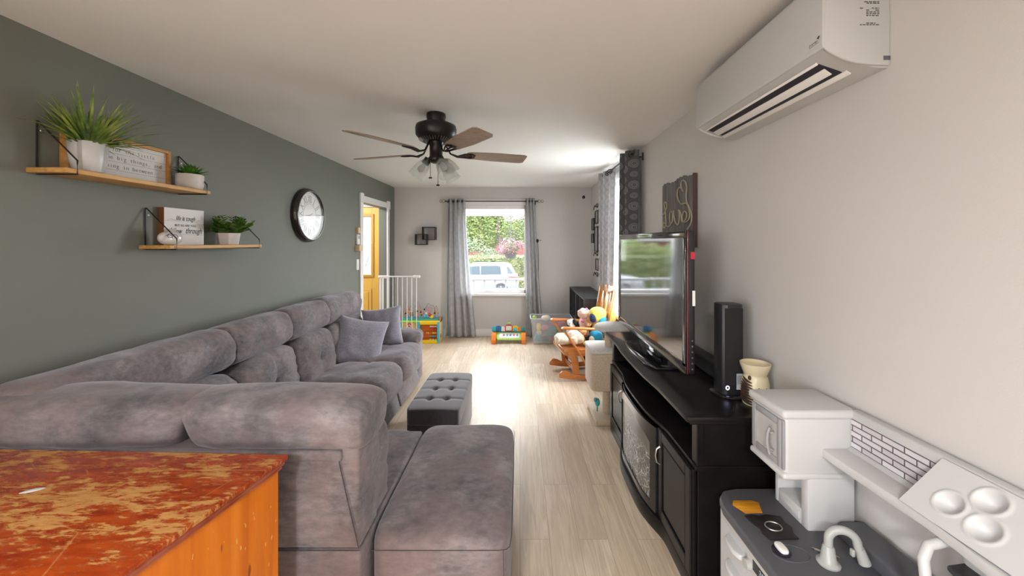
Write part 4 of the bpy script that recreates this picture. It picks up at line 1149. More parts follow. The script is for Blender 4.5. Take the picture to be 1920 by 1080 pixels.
part(b, 'side_buttons', mat('button_grey', (.12, .12, .13, 1), .4), t, o_)
part(MB().box(TX+.026, TX+.046, TY0-.0012, TY0, 1.455, 1.490), 'red_sticker', mat('red_sticker_paper', C(190, 30, 60), .5), t, o_, None)
part(MB().box(TX+.034, TX+.048, TY0-.0012, TY0, 1.225, 1.300), 'white_sticker', M['white'], t, o_, None)
b = MB()
poly = [(.745, 2.30), (.742, 2.52), (.75, 2.74), (.78, 2.83), (.98, 2.83), (1.03, 2.78), (1.03, 2.26), (.98, 2.21), (.78, 2.21)]
b.prism(poly, ZT+.0005, ZT+.016, 'z', .006, seg=3)
part(b, 'stand_base', M['glossblack'], t, o_, 40)
b = MB(); b.box(.86, .93, 2.40, 2.64, ZT+.014, TZ0+.03, .012, 3)
part(b, 'stand_neck', M['glossblack'], t, o_, 40)
# ------------------------------------------------------------------ sound bar, tower speaker, wax warmer
o_ = (1.03, 2.25, ZT)
sb = empty('soundbar', 'black box shaped sound bar lying on the console behind the television', 'soundbar', loc=o_)
part(MB().box(1.045, 1.125, 1.96, 2.90, ZT+.001, ZT+.085, .008, 3), 'case', M['blackplastic'], sb, o_)
part(MB().box(1.0435, 1.0455, 1.975, 2.885, ZT+.01, ZT+.076, 0), 'grille', mat('black_speaker_cloth', (.01, .01, .01, 1), .9, bump=(700, .8)), sb, o_, None)
o_ = (1.015, 1.87, ZT)
sp = empty('tower_speaker', 'tall narrow black tower speaker standing on the console', 'speaker', loc=o_)
b = MB()
prof = [(.957, 1.865), (.965, 1.838), (.985, 1.822), (1.045, 1.822), (1.065, 1.838), (1.073, 1.865), (1.066, 1.91), (1.045, 1.925), (.985, 1.925), (.964, 1.91)]
b.prism(prof, ZT+.012, ZT+.440, 'z', .004, seg=2)
part(b, 'cabinet', M['blackplastic'], sp, o_, 30)
part(MB().box(.972, 1.058, 1.8195, 1.824, ZT+.06, ZT+.425, .002), 'grille', bpy.data.materials['black_speaker_cloth'], sp, o_)
part(MB().lathe([(0, ZT+.001), (.082, ZT+.001), (.084, ZT+.006), (.078, ZT+.012), (0, ZT+.0125)], c=(1.015, 1.872, 0), n=40), 'base_plate', M['glossblack'], sp, o_)
b = MB(); b.box(1.026, 1.056, 1.8180, 1.8200, ZT+.040, ZT+.115)
st = part(b, 'label_sticker', mat('pale_sticker', (.42, .45, .48, 1), .5), sp, o_, None)
b = MB()
for k in range(4): b.box(1.030+.005*k, 1.0315+.005*k, 1.8172, 1.8181, ZT+.065, ZT+.108)
b.build('label_print', M['text'], st, None)
n = 16; b = MB(); b.tube([(.985+.0075*math.cos(2*PI*k/n), 1.8215, ZT+.047+.0085*math.sin(2*PI*k/n)) for k in range(n)], .0018, 5, closed=True)
m_, t_, b_ = base('power_ring_light'); setp(b_, Base__Color=(.7, .75, 1, 1), Emission__Color=(.6, .65, 1, 1), Emission__Strength=1.6)
part(b, 'power_ring', m_, sp, o_)
b = MB(); b.tube([(1.085, 1.90, ZT+.13), (1.10, 1.92, ZT+.08), (1.115, 1.95, ZT+.03), (1.13, 1.99, ZT+.004), (1.138, 2.2, ZT+.004)], .0025, 6)
part(b, 'power_cord', M['blackplastic'], sp, o_)
o_ = (1.075, 1.755, ZT)
wx = empty('wax_warmer', 'cream ceramic wax warmer with dark leaf pattern and open dish', 'wax warmer', loc=o_)
body = part(MB().lathe([(0, .001), (.050, .001), (.056, .02), (.058, .06), (.056, .105), (.050, .125), (.045, .134), (.048, .140), (.060, .172), (.063, .186), (.060, .188), (.054, .176), (.04, .160), (0, .156)], c=o_, n=44), 'body', M['ceramic'], wx, o_)
# dark fern leaf wrapped on the side towards the room
b = MB()
def onw(a, z, r=.0578): return (o_[0]+r*math.cos(a), o_[1]+r*math.sin(a), o_[2]+z)
rz = lambda z: (.050+.006*min(1, z/.02)+.0025*math.sin(PI*min(1, z/.11)) if z < .105 else .056-.006*(z-.105)/.02)+.0006
for k in range(9):
    z0 = .022+k*.0115; P = []
    for i in range(9):
        t0 = i/8; a = -3.5+1.35*t0*(1-.04*k)+.03*k; z = z0-.012*math.sin(t0*1.6)*(1-.06*k)+.010*(1-t0)
        P.append(onw(a, z, rz(z)))
    b.tube(P, [.0022+.0036*math.sin(PI*i/8) for i in range(9)], 5)
b.puff(onw(-2.55, .128, .052), (.006, .008, .010), 2, 6)
b.build('leaf_pattern', M['darkbrown'], body, 60)
b = MB()
for a in (-1.85, -1.25): b.puff(onw(a, .088, .0565), (.0028, .0028, .0028), 2, 4)
b.build('vent_hole', M['darkbrown'], body, 60)
# ------------------------------------------------------------------ play kitchen
o_ = (.95, 1.05, 0)
pk = empty('play_kitchen', 'white and grey plastic toy kitchen with brick backsplash and faucet', 'toy kitchen', loc=o_)
W_ = M['toywhite']
# microwave box
b = MB(); b.box(.900, 1.135, 1.305, 1.492, .742, .945, .014, 3); b.box(.890, 1.150, 1.296, 1.502, .935, .967, .012, 3); b.box(.893, 1.140, 1.299, 1.497, .728, .752, .010, 3)
part(b, 'microwave_box', W_, pk, o_, 40)
b = MB(); x = .8995
b.box(x-.008, x+.002, 1.318, 1.335, .762, .928, .003); b.box(x-.008, x+.002, 1.455, 1.478, .762, .928, .003)
b.box(x-.008, x+.002, 1.335, 1.455, .762, .786, .003); b.box(x-.008, x+.002, 1.335, 1.455, .906, .928, .003)
b.box(x-.004, x+.004, 1.306, 1.322, .760, .930, .003)
dm = part(b, 'microwave_door', M['klight'], pk, o_, 40)
MB().box(x-.002, x+.001, 1.335, 1.455, .786, .906).build('door_window', mat('door_window_plastic', (.46, .46, .45, 1), .35), dm, None)
b = MB(); b.tube([(x-.008, 1.352, .805), (x-.020, 1.352, .808)], .004, 8); b.tube([(x-.008, 1.352, .868), (x-.020, 1.352, .865)], .004, 8)
b.tube([(x-.018, 1.356, .790), (x-.024, 1.358, .815), (x-.026, 1.358, .838), (x-.024, 1.358, .862), (x-.018, 1.356, .885)], .0048, 8)
b.build('handle', M['klight'], dm, 60)
# column with niche
b = MB(); cx0, cx1, cy0, cy1 = .975, 1.135, 1.300, 1.470
b.box(cx0, cx1, cy0, cy0+.035, .555, .745, .006); b.box(cx0, cx1, cy1-.02, cy1, .555, .745, .006)
b.box(1.06, cx1, cy0+.03, cy1-.02, .555, .745); b.box(cx0, 1.07, cy0+.03, cy1-.02, .555, .612, .004)
b.box(cx0-.003, cx0+.01, cy0+.04, cy1-.03, .572, .600, .003); b.box(cx0-.006, cx0+.01, cy0+.07, cy1-.06, .582, .590, .003)
part(b, 'tower_column', W_, pk, o_, 40)
# upper beam with brick backsplash
b = MB()
b.prism([(1.10, .832), (1.158, .832), (1.158, .967), (1.128, .967), (1.124, .955), (1.124, .845)], .40, 1.315, 'y', .004)
shelf = [(1.035, .818), (1.15, .818), (1.15, .848), (1.035, .832)]
P = [(1.15, 1.37), (1.03, 1.37), (1.026, 1.25), (1.030, 1.10), (1.035, .98), (1.028, .90), (1.012, .80), (1.005, .60), (1.005, .40), (1.15, .40)]
b.prism(P, .806, .836, 'z', .006)
part(b, 'upper_shelf', W_, pk, o_, 40)
m_, t_, b_ = base('printed_brick_backsplash'); co = t_.n('TexCoord', out=3); sp_ = t_.n('SeparateXYZ', out=None, Vector=co)
v = t_.n('CombineXYZ', X=sp_.outputs[1], Y=sp_.outputs[2])
br = t_.n('TexBrick', out=None, Vector=v, Scale=1.0, Mortar__Size=.0020, Mortar__Smooth=.0, Brick__Width=.070, Row__Height=.0188, Color1=(.50, .46, .50, 1), Color2=(.66, .64, .68, 1), Mortar=(.10, .09, .10, 1))
setp(b_, Base__Color=br.outputs[0], Roughness=.35)
part(MB().box(1.1215, 1.1245, 1.030, 1.300, .846, .940), 'brick_backsplash', m_, pk, o_, None)
# slanted cup tray with three bowls
def tray():
    b = MB(); ya, yb = .60, 1.030; n1, n2 = 150, 60
    P0 = Vector((1.030, 0, .838)); P1 = Vector((1.124, 0, .962)); nrm = Vector((-.80, 0, .60)).normalized()
    holes = [(.950, .40, .0255), (.900, .74, .026), (.872, .34, .0265)]
    V = []
    Ls = (P1-P0).length
    for i in range(n1+1):
        row = []; y = yb+(ya-yb)*i/n1
        for j in range(n2+1):
            s_ = j/n2; p = P0.lerp(P1, s_); d = 0; rim = 0
            for hy, hs, hr in holes:
                if hr <= 0: continue
                r = math.hypot(y-hy, (s_-hs)*Ls)/hr
                if r < 1.08: d = max(d, .024*(.5+.5*math.cos(PI*r/1.08))**.55)
                if 1.0 < r < 1.5: rim = max(rim, .0025*math.sin(PI*(r-1)/.5)**2)
            e = min(1, i/4)*.006
            q = p-nrm*(d)+nrm*(rim+e*0+.004)
            row.append(b.bm.verts.new((q.x, y-.022*(s_-.5), q.z)))
        V.append(row)
    for A, B in zip(V, V[1:]):
        for j in range(n2): b.bm.faces.new([A[j], A[j+1], B[j+1], B[j]])
    # closed end wall and underside
    for row in (V[0], V[-1]):
        lo = [b.bm.verts.new((v.co.x if k == 0 else 1.13, v.co.y, v.co.z-.0 if k == 0 else .836)) for k, v in enumerate((row[0], row[-1]))]
        b.bm.faces.new(row+[lo[1], lo[0]])
    return part(b, 'cup_tray', W_, pk, o_, 50)
tray()
# near support and coffee machine niche
b = MB(); b.box(1.06, 1.15, .60, .93, .60, .82, .02, 3); b.box(1.02, 1.15, .55, .63, .56, .82, .02, 3)
b.tube([(.995, .925, .60), (.995, .94, .70), (.998, .95, .755), (1.015, .955, .782), (1.05, .955, .792), (1.12, .95, .795)], .012, 12)
part(b, 'near_support', W_, pk, o_, 40)
b = MB(); b.prism([(1.005, .87), (1.015, .915), (1.085, .925), (1.10, .90), (1.10, .70), (1.005, .70)], .755, .770, 'z', .006, seg=3)
cm = part(b, 'coffee_machine_lid', mat('dark_slate_plastic', (.022, .022, .027, 1), .4), pk, o_, 40)
b = MB(); b.prism([(1.012, .865), (1.022, .905), (1.08, .915), (1.092, .895), (1.092, .70), (1.012, .70)], .56, .755, 'z', .008, seg=3)
part(b, 'coffee_machine', M['ksilver'], pk, o_, 40)
part(MB().box(1.045, 1.085, .845, .853, .770, .775, .002), 'lid_slot', M['klight'], pk, o_)
# counter top
b = MB()
P = [(1.150, 1.530), (.86, 1.530), (.80, 1.515), (.765, 1.475), (.750, 1.42), (.748, 1.10), (.748, .50), (1.150, .50)]
b.prism(P, .525, .560, 'z', .010, seg=3)
ct = part(b, 'counter_top', M['kgrey'], pk, o_, 40)
b = MB(); b.prism([(1.055, .560), (1.15, .560), (1.15, .605), (1.075, .605), (1.06, .600)], .50, 1.285, 'y', .006, seg=3)
part(b, 'back_ledge', M['kgrey'], pk, o_, 40)
b = MB(); b.prism([(.79, 1.428), (.806, 1.452), (.875, 1.452), (.895, 1.440), (.875, 1.385), (.812, 1.383)], .5602, .5622, 'z', .0008)
part(b, 'wood_grain_patch', wood('cutting_board_print', C(176, 110, 24), C(222, 160, 44), 'x', .4, 30, 8), pk, o_, 40)
b = MB(); b.prism([(.800, 1.368), (.830, 1.374), (.850, 1.367), (.880, 1.374), (.925, 1.362), (.921, 1.335), (.930, 1.310), (.915, 1.285), (.918, 1.262), (.82, 1.258), (.812, 1.285), (.817, 1.31), (.806, 1.335)], .5602, .5655, 'z', .0015)
burner = part(b, 'burner_grate', mat('burner_black', (.016, .012, .014, 1), .5, bump=(40, 1.0)), pk, o_, 40)
n = 30; MB().tube([(.866+.026*math.cos(2*PI*k/n), 1.312+.022*math.sin(2*PI*k/n), .567) for k in range(n)], .0022, 6, closed=True).build('burner_ring', M['silver'], burner, 60)
b = MB().lathe([(0, .001), (.026, .001), (.027, .004), (.022, .008), (0, .008)], c=(.826, 1.213, .560), n=28, sx=1)
kb = part(b, 'dial_base', M['darkslot'], pk, o_)
MB().puff((.826, 1.213, .572), (.014, .023, .008), 3, 10).build('dial_knob', M['white'], kb, 60)
b = MB(); n = 30; b.tube([(.85+.055*math.cos(2*PI*k/n), 1.205+.035*math.sin(2*PI*k/n), .560) for k in range(n)], .002, 5, closed=True)
part(b, 'counter_groove', M['kgrey'], pk, o_)
b = MB(); b.tube([(.932, 1.228, .5615), (.985, 1.195, .5615), (.988, 1.188, .5615), (.935, 1.22, .5615)], .0015, 5, closed=True)
part(b, 'outlet_mark', M['silver'], pk, o_)
# sink basin and faucet
b = MB().lathe([(.115, .5605), (.118, .5635), (.110, .5625), (.100, .553), (.08, .548), (0, .546)], c=(.93, 1.0, 0), n=48, sx=1, sy=.95)
part(b, 'sink_basin', mat('dark_basin_plastic', (.05, .053, .064, 1), .4), pk, o_)
b = MB(); F0 = Vector((.938, 1.168, .560))
b.lathe([(0, .0), (.030, .0), (.031, .005), (.027, .009), (.021, .013), (.016, .050), (.013, .056), (0, .056)], c=F0, n=28)
pts = []
for i in range(15):
    a = PI*(1-i/14*1.0); q = Vector((1, -.36, 0)).normalized()
    pts.append(F0+Vector((0, 0, .076))+q*(.036+.036*math.cos(a))+Vector((0, 0, .034*math.sin(a))))
pts = [F0+Vector((0, 0, .045)), F0+Vector((0, 0, .062))]+pts+[pts[-1]-Vector((-.004, 0, .015))]
b.tube(pts, .0118, 16)
e = pts[-1]; b.tube([e+Vector((0, 0, .006)), e-Vector((-.008, .003, .020)), e-Vector((-.013, .005, .036))], [.0128, .0150, .016], 16)
b.box(e.x-.024, e.x-.015, e.y-.006, e.y+.006, e.z-.018, e.z+.002, .002)
part(b, 'faucet', M['ksilver'], pk, o_, 50)
# body below
b = MB(); b.box(.775, 1.145, .50, 1.50, .02, .525, .02, 3); b.box(.762, .80, .50, 1.46, .495, .526, .008, 3)
part(b, 'cabinet_body', M['toywhite'], pk, o_, 40)
b = MB()
def hs(z):
    P = [(.84, 1.56)]+[(.80-.055*math.sin(PI*k/10)*1.0, 1.56-.115+.115*math.cos(PI*k/10)) for k in range(11)]+[(.84, 1.33)]
    b.prism(P, z, z+.022, 'z', .005, seg=2)
P = [(.80, 1.43), (.775, 1.425), (.753, 1.41), (.743, 1.385), (.743, 1.345), (.753, 1.32), (.78, 1.31), (.80, 1.31)]
for z_ in (.442, .350): part(MB().prism(P, z_, z_+.02, 'z', .006, seg=3), 'side_shelf', M['toywhite'], pk, o_, 40)
b = MB(); b.box(.766, .777, 1.165, 1.300, .440, .505, .004)
oc = part(b, 'oven_panel', mat('panel_pale', (.55, .54, .53, 1), .4), pk, o_, 40)
MB().box(.7645, .7665, 1.175, 1.262, .462, .498).build('display_window', mat('display_dark', (.02, .025, .03, 1), .25), oc, None)
b = MB(); b.text('350', .030, (.7642, 1.212, .469), (0, -1, 0), (0, 0, 1), 'CENTER', .1, .8, .0003)
b.build('display_digits', mat('display_digits', (.45, .52, .56, 1), .4), oc, None)
b = MB(); b.lathe([(0, 0), (.018, 0), (.016, .014), (0, .015)], M=Matrix.Translation((.766, 1.285, .462)) @ Matrix.Rotation(-PI/2, 4, 'Y'), n=8)
part(b, 'oven_knob', M['ksilver'], pk, o_)
# ------------------------------------------------------------------ low cube bookcases by the far corner
for (ya, yb, lab) in ((4.890, 5.575, 'near black wood cube bookcase unit on the floor against the right wall'), (5.580, 6.275, 'far black wood cube bookcase unit filling the far right corner')):
    o_ = (.98, (ya+yb)/2, 0); bc = empty('bookcase', lab, 'bookcase', 'black cube bookcases', loc=o_)
    x0, x1, t, zt = .810, 1.145, .016, .820; zm = .41; ym = (ya+yb)/2
    K = mat('charcoal_laminate', (.035, .035, .042, 1), .5, var=((.05, .05, .058, 1), 30)) if 'charcoal_laminate' not in bpy.data.materials else bpy.data.materials['charcoal_laminate']
    part(MB().box(x0, x1, ya, yb, zt-t, zt, .001), 'top_board', K, bc, o_, None)
    part(MB().box(x0, x1, ya, yb, .02, .02+t, .001), 'bottom_board', K, bc, o_, None)
    for y in (ya, yb-t): part(MB().box(x0, x1, y, y+t, 0, zt-t, .001), 'side_board', K, bc, o_, None)
    part(MB().box(x0+.002, x1, ym-t/2, ym+t/2, .036, zt-t, .001), 'divider', K, bc, o_, None)
    part(MB().box(x0+.002, x1, ya+t, ym-t/2, zm, zm+t, .001), 'shelf', K, bc, o_, None); part(MB().box(x0+.002, x1, ym+t/2, yb-t, zm, zm+t, .001), 'shelf', K, bc, o_, None)
    part(MB().box(x1-.006, x1, ya+t, yb-t, .036, zt-t), 'back_panel', K, bc, o_, None)
def plush(name, label, o_, pieces, group='soft toys piled on the rocking chair', cat='plush toy', fur=.006):
    p = empty(name, label, cat, group, loc=o_)
    for pn, m, balls in pieces:
        b = MB()
        for c, h in balls:
            cc = Vector(o_)+Vector(c)
            b.puff(cc, h, 2.3, 12, lambda u, pos, cc=cc: pos*(1+fur/max(h)*2.2*noise.noise((cc+pos)*30)))
        part(b, pn, m, p, o_, 80)
    return p
plush('toy_fish', 'turquoise toy standing in the black bookcase, nearer of two', (.90, 5.06, .426), [('body', M['teal'], [((0, 0, .05), (.04, .06, .05))]), ('fin', M['cyan'], [((-.02, .06, .07), (.01, .03, .03))])], 'toys in the bookcase', 'toy', .002)
plush('toy_rocket', 'pale turquoise toy in the black bookcase, farther of two', (.90, 5.78, .426), [('body', M['teal'], [((0, 0, .06), (.03, .03, .06))]), ('cap', M['white'], [((0, 0, .13), (.02, .02, .025))])], 'toys in the bookcase', 'toy', .002)
# ------------------------------------------------------------------ baby gate
o_ = (-1.75, 5.55, 0)
gt = empty('baby_gate', 'white metal barred baby gate standing out from the doorway', 'baby gate', loc=o_)
GY, gz = 5.55, 1.055
part(MB().box(-1.97, -1.46, GY-.010, GY+.010, gz-.018, gz, .004), 'top_rail', M['wire'], gt, o_)
part(MB().box(-2.03, -1.46, GY-.010, GY+.010, .06, .085, .004), 'bottom_rail', M['wire'], gt, o_)
for x in (-2.020, -1.985): part(MB().box(x-.012, x+.012, GY-.012, GY+.012, .0, gz-.02, .004), 'post', M['wire'], gt, o_)
for k in range(7):
    x = -1.905+k*.068; part(MB().cyl((x, GY, .08), (x, GY, gz-.012), .0055, n=8), 'bar', M['wire'], gt, o_)
part(MB().box(-2.045, -1.90, GY-.020, GY+.020, gz-.035, gz+.006, .010, 3), 'latch', M['wire'], gt, o_)
part(MB().box(-1.545, -1.445, GY-.022, GY+.022, gz-.028, gz+.010, .010, 3), 'end_cap', M['wire'], gt, o_)
o_ = (-1.68, 4.95, 0)
tb = empty('wooden_stool', 'small pale wooden stool mostly hidden behind the sofa arm', 'stool', loc=o_)
part(MB().box(-1.80, -1.60, 4.86, 5.05, .47, .495, .006), 'seat', wood('dull_oak', C(176, 138, 96), C(204, 166, 120), 'x'), tb, o_)
for dx in (-1.78, -1.62):
    for dy in (4.88, 5.03): part(MB().cyl((dx, dy, 0), (dx, dy, .47), .012), 'leg', bpy.data.materials['dull_oak'], tb, o_)
# ------------------------------------------------------------------ activity cube
o_ = (-1.50, 5.98, 0)
q = empty('activity_cube', 'colourful wooden activity cube with abacus and bead maze wires', 'toy', loc=o_)
ax0, ax1, ay0, ay1, az = -1.53, -1.235, 5.83, 6.12, .335
for za_, zb_ in ((0, .05), (az-.045, az)): part(MB().box(ax0, ax1, ay0, ay1, za_, zb_, .003), 'yellow_rail', M['yellow'], q, o_)
b = MB()
for x in (ax0-.022, ax1-.022): b.box(x, x+.03, ay0-.006, ay0+.03, .01, az-.003, .003)
b.box(ax1-.016, ax1+.014, ay1-.03, ay1+.004, .01, az+.01, .003)
part(b, 'blue_post', M['cyan'], q, o_)
part(MB().box(ax0+.008, ax1-.012, ay0+.05, ay0+.062, .05, az-.045), 'abacus_back', plain('burnt_orange_panel', 196, 96, 28), q, o_)
cols = [M['white'], M['red'], M['yellow'], M['teal'], M['cream']]
for r_ in range(5):
    z = az-.075-r_*.050
    b = MB(); b.cyl((ax0, ay0+.02, z), (ax1-.02, ay0+.02, z), .002, n=6); ab = part(b, 'abacus_wire', M['orange'], q, o_)
    for k in range(5):
        x = ax1-.045-k*.022-(.05 if (r_ == 2 and k > 2) else 0)
        MB().lathe([(.002, -.008), (.010, -.006), (.012, 0), (.010, .006), (.002, .008)], M=Matrix.Translation((x, ay0+.02, z)) @ Matrix.Rotation(PI/2, 4, 'Y'), n=12).build('bead', cols[r_] if k % 2 == 0 or r_ != 4 else M['lime'], ab, 60)
b = MB(); b.box(ax1, ax1+.010, ay0+.03, ay1-.03, .0, az, .002); part(b, 'side_panel', M['beech'], q, o_)
b = MB(); b.prism([(ay0+.05, az-.02), (ay1-.05, az-.02), (ay1-.08, az+.04), (ay0+.09, az+.05)], ax1+.002, ax1+.010, 'x')
part(MB().puff((ax1+.012, ay0+.10, .10), (.004, .03, .03), 2, 6), 'red_dot', M['red'], q, o_)
part(b, 'orange_cutout', M['orange'], q, o_)
bx0 = -1.825
b = MB(); b.box(bx0+.02, ax0-.022, ay0+.03, ay0+.045, .0, az-.01, .002); part(b, 'game_panel', M['beech'], q, o_)
b = MB(); b.box(bx0, ax0, ay0+.015, ay1, az-.02, az, .003); part(b, 'lime_top', M['lime'], q, o_)
b = MB(); b.box(bx0, bx0+.025, ay0+.01, ay0+.05, 0, az-.01, .003); part(b, 'teal_post', M['teal'], q, o_)
for r, m_ in ((.040, M['red']), (.026, M['white']), (.015, M['red'])):
    part(MB().cyl((bx0+.135, ay0+.03-.0, .262), (bx0+.135, ay0+.027-(.045-r)*.15, .262), r, n=28), 'target_ring', m_, q, o_)
b = MB(); b.box(bx0, ax1+.01, ay0+.10, ay1+.02, az, az+.02, .004); part(b, 'maze_board', M['teal'], q, o_)
random.seed(8)
wc = [M['red'], M['teal'], M['pink'], M['navy'], M['red']]
for k, (xa, xb_, h_) in enumerate(((-1.78, -1.70, .19), (-1.74, -1.60, .22), (-1.62, -1.54, .25), (-1.50, -1.32, .22), (-1.33, -1.27, .20))):
    yy = ay0+.14+.03*(k % 2); pts = []
    for i in range(25):
        t0 = i/24; a = PI*t0
        pts.append((xa+(xb_-xa)*(.5-.5*math.cos(a)), yy+.03*math.sin(a*2), az+.02+h_*math.sin(a)**.5+.012*math.sin(a*6)*(k in (1, 3))))
    wv = part(MB().tube(pts, .0026, 6), 'maze_wire', wc[k], q, o_)
    for j in range(4):
        p_ = pts[j*1+1] if j < 2 else pts[-2-(j-2)]
        MB().puff((p_[0], p_[1], p_[2]+.012), (.013, .013, .013), 2, 6).build('bead', [M['darkplush'], M['orange'], M['pink'], M['lime']][(j+k) % 4], wv, 80)
pts = [(-1.41+.055*(1-i/60)*math.cos(i*.4), ay0+.16, az+.16+.05*(1-i/60)*math.sin(i*.4)) for i in range(50)]
part(MB().tube(pts, .0024, 6), 'maze_wire', M['pink'], q, o_)
for (x, z, r, m_) in ((-1.68, .055, .022, plain('dark_green_bead', 30, 80, 60)), (-1.68, .09, .016, M['darkplush']), (-1.60, .05, .02, M['orange']), (-1.53, .06, .018, M['brown']), (-1.47, .04, .028, M['cyan']), (-1.455, .085, .016, M['white']), (-1.40, .06, .026, M['red']), (-1.37, .03, .026, M['yellow']), (-1.50, .09, .016, M['pink']), (-1.42, .10, .016, M['pink'])):
    part(MB().puff((x, ay0+.13, az+.02+z), (r, r, r), 2, 8), 'maze_figure', m_, q, o_, 80)
# ------------------------------------------------------------------ toy piano
o_ = (-.18, 5.95, 0)
q = empty('toy_piano', 'lime and orange toy piano desk with coloured picture flaps', 'toy', loc=o_)
for x in (-.40, .055):
    b = MB(); b.prism([(5.80, .0), (5.86, .0), (5.92, .10), (6.02, .10), (6.06, .0), (6.10, .0), (6.06, .14), (5.88, .14), (5.80, .06)], x-.035, x+.035, 'x', .008); part(b, 'leg', M['orange'], q, o_)
b = MB(); b.prism([(-.35, 5.84), (.02, 5.84), (.06, 6.02), (-.39, 6.02)], .0, .018, 'z', .006, seg=3, M=Matrix.Translation((0, 0, .05)) @ Matrix.Translation((0, 5.84, 0)) @ Matrix.Rotation(.38, 4, 'X') @ Matrix.Translation((0, -5.84, 0)))
part(b, 'lime_deck', M['lime'], q, o_)
T = Matrix.Translation((0, 5.84, .05)) @ Matrix.Rotation(.38, 4, 'X') @ Matrix.Translation((0, -5.84, 0))
part(MB().box(-.32, -.01, 5.87, 5.99, .018, .024, .003, M=T), 'keyboard', M['white'], q, o_)
random.seed(4)
for k in range(5):
    part(MB().box(-.265+k*.052, -.235+k*.052, 5.92, 5.965, .024, .030, .002, M=T), 'key', [M['pink'], M['teal'], plain('purple_key', 120, 110, 170), M['pink'], M['teal']][k], q, o_)
part(MB().box(-.42, .08, 6.02, 6.05, .13, .165, .006), 'back_rail', M['teal'], q, o_)
fl = [(-.405, .035, M['cyan'], .05), (-.335, .045, M['blue'], .055), (-.265, .03, M['white'], .045), (-.175, .062, M['red'], .068), (-.075, .045, M['yellow'], .055), (-.01, .025, M['orange'], .045), (.05, .032, M['teal'], .045)]
for x, hw, m_, hh in fl:
    P = [(x-hw, .15)]+[(x-hw*math.cos(PI*k/10), .15+hh*1.0+hh*.55*math.sin(PI*k/10)) for k in range(11)]+[(x+hw, .15)]
    part(MB().prism(P, 6.0, 6.025, 'y', .003), 'picture_flap', m_, q, o_)
part(MB().box(-.220, -.130, 5.990, 6.001, .165, .235, .004), 'white_screen', M['white'], q, o_); part(MB().box(-.105, -.045, 5.990, 6.001, .155, .20, .004), 'flap_picture', M['cyan'], q, o_)
part(MB().prism([(-.215, .265), (-.135, .265), (-.15, .285), (-.20, .285)], 6.0, 6.02, 'y', .004), 'lime_crown', M['lime'], q, o_)
# ------------------------------------------------------------------ translucent toy bin
o_ = (.47, 5.96, 0)
q = empty('storage_bin', 'clear plastic storage bin full of pink and teal toys', 'storage bin', loc=o_)
bx = (.20, .76, 5.80, 6.12); tx = (.165, .79, 5.775, 6.14); zt = .395
b = MB()
lo = [(bx[0], bx[2], .01), (bx[1], bx[2], .01), (bx[1], bx[3], .01), (bx[0], bx[3], .01)]; hi = [(tx[0], tx[2], zt), (tx[1], tx[2], zt), (tx[1], tx[3], zt), (tx[0], tx[3], zt)]
li = [(x+(.004 if i in (0, 3) else -.004), y+(.004 if i < 2 else -.004), .014) for i, (x, y, z) in enumerate(lo)]; hi2 = [(x+(.004 if i in (0, 3) else -.004), y+(.004 if i < 2 else -.004), zt) for i, (x, y, z) in enumerate(hi)]
F = [(0, 1, 5, 4), (1, 2, 6, 5), (2, 3, 7, 6), (3, 0, 4, 7), (0, 3, 2, 1)]
b.add(lo+hi, F); b.add(li+hi2, [f[::-1] for f in F]); b.add(hi+hi2, [(0, 1, 5, 4), (1, 2, 6, 5), (2, 3, 7, 6), (3, 0, 4, 7)])
part(b, 'tub', translucent_plastic('cloudy_clear_plastic', (.75, .77, .80, 1), .28), q, o_, 30)
b = MB()
for (x0, x1, y0_, y1_) in ((tx[0]-.01, tx[1]+.01, tx[2]-.01, tx[2]+.006), (tx[0]-.01, tx[1]+.01, tx[3]-.006, tx[3]+.01), (tx[0]-.01, tx[0]+.006, tx[2], tx[3]), (tx[1]-.006, tx[1]+.01, tx[2], tx[3])):
    b.box(x0, x1, y0_, y1_, zt-.012, zt+.003, .002)
part(b, 'rim', translucent_plastic('cloudy_rim', (.75, .78, .80, 1), .7), q, o_)
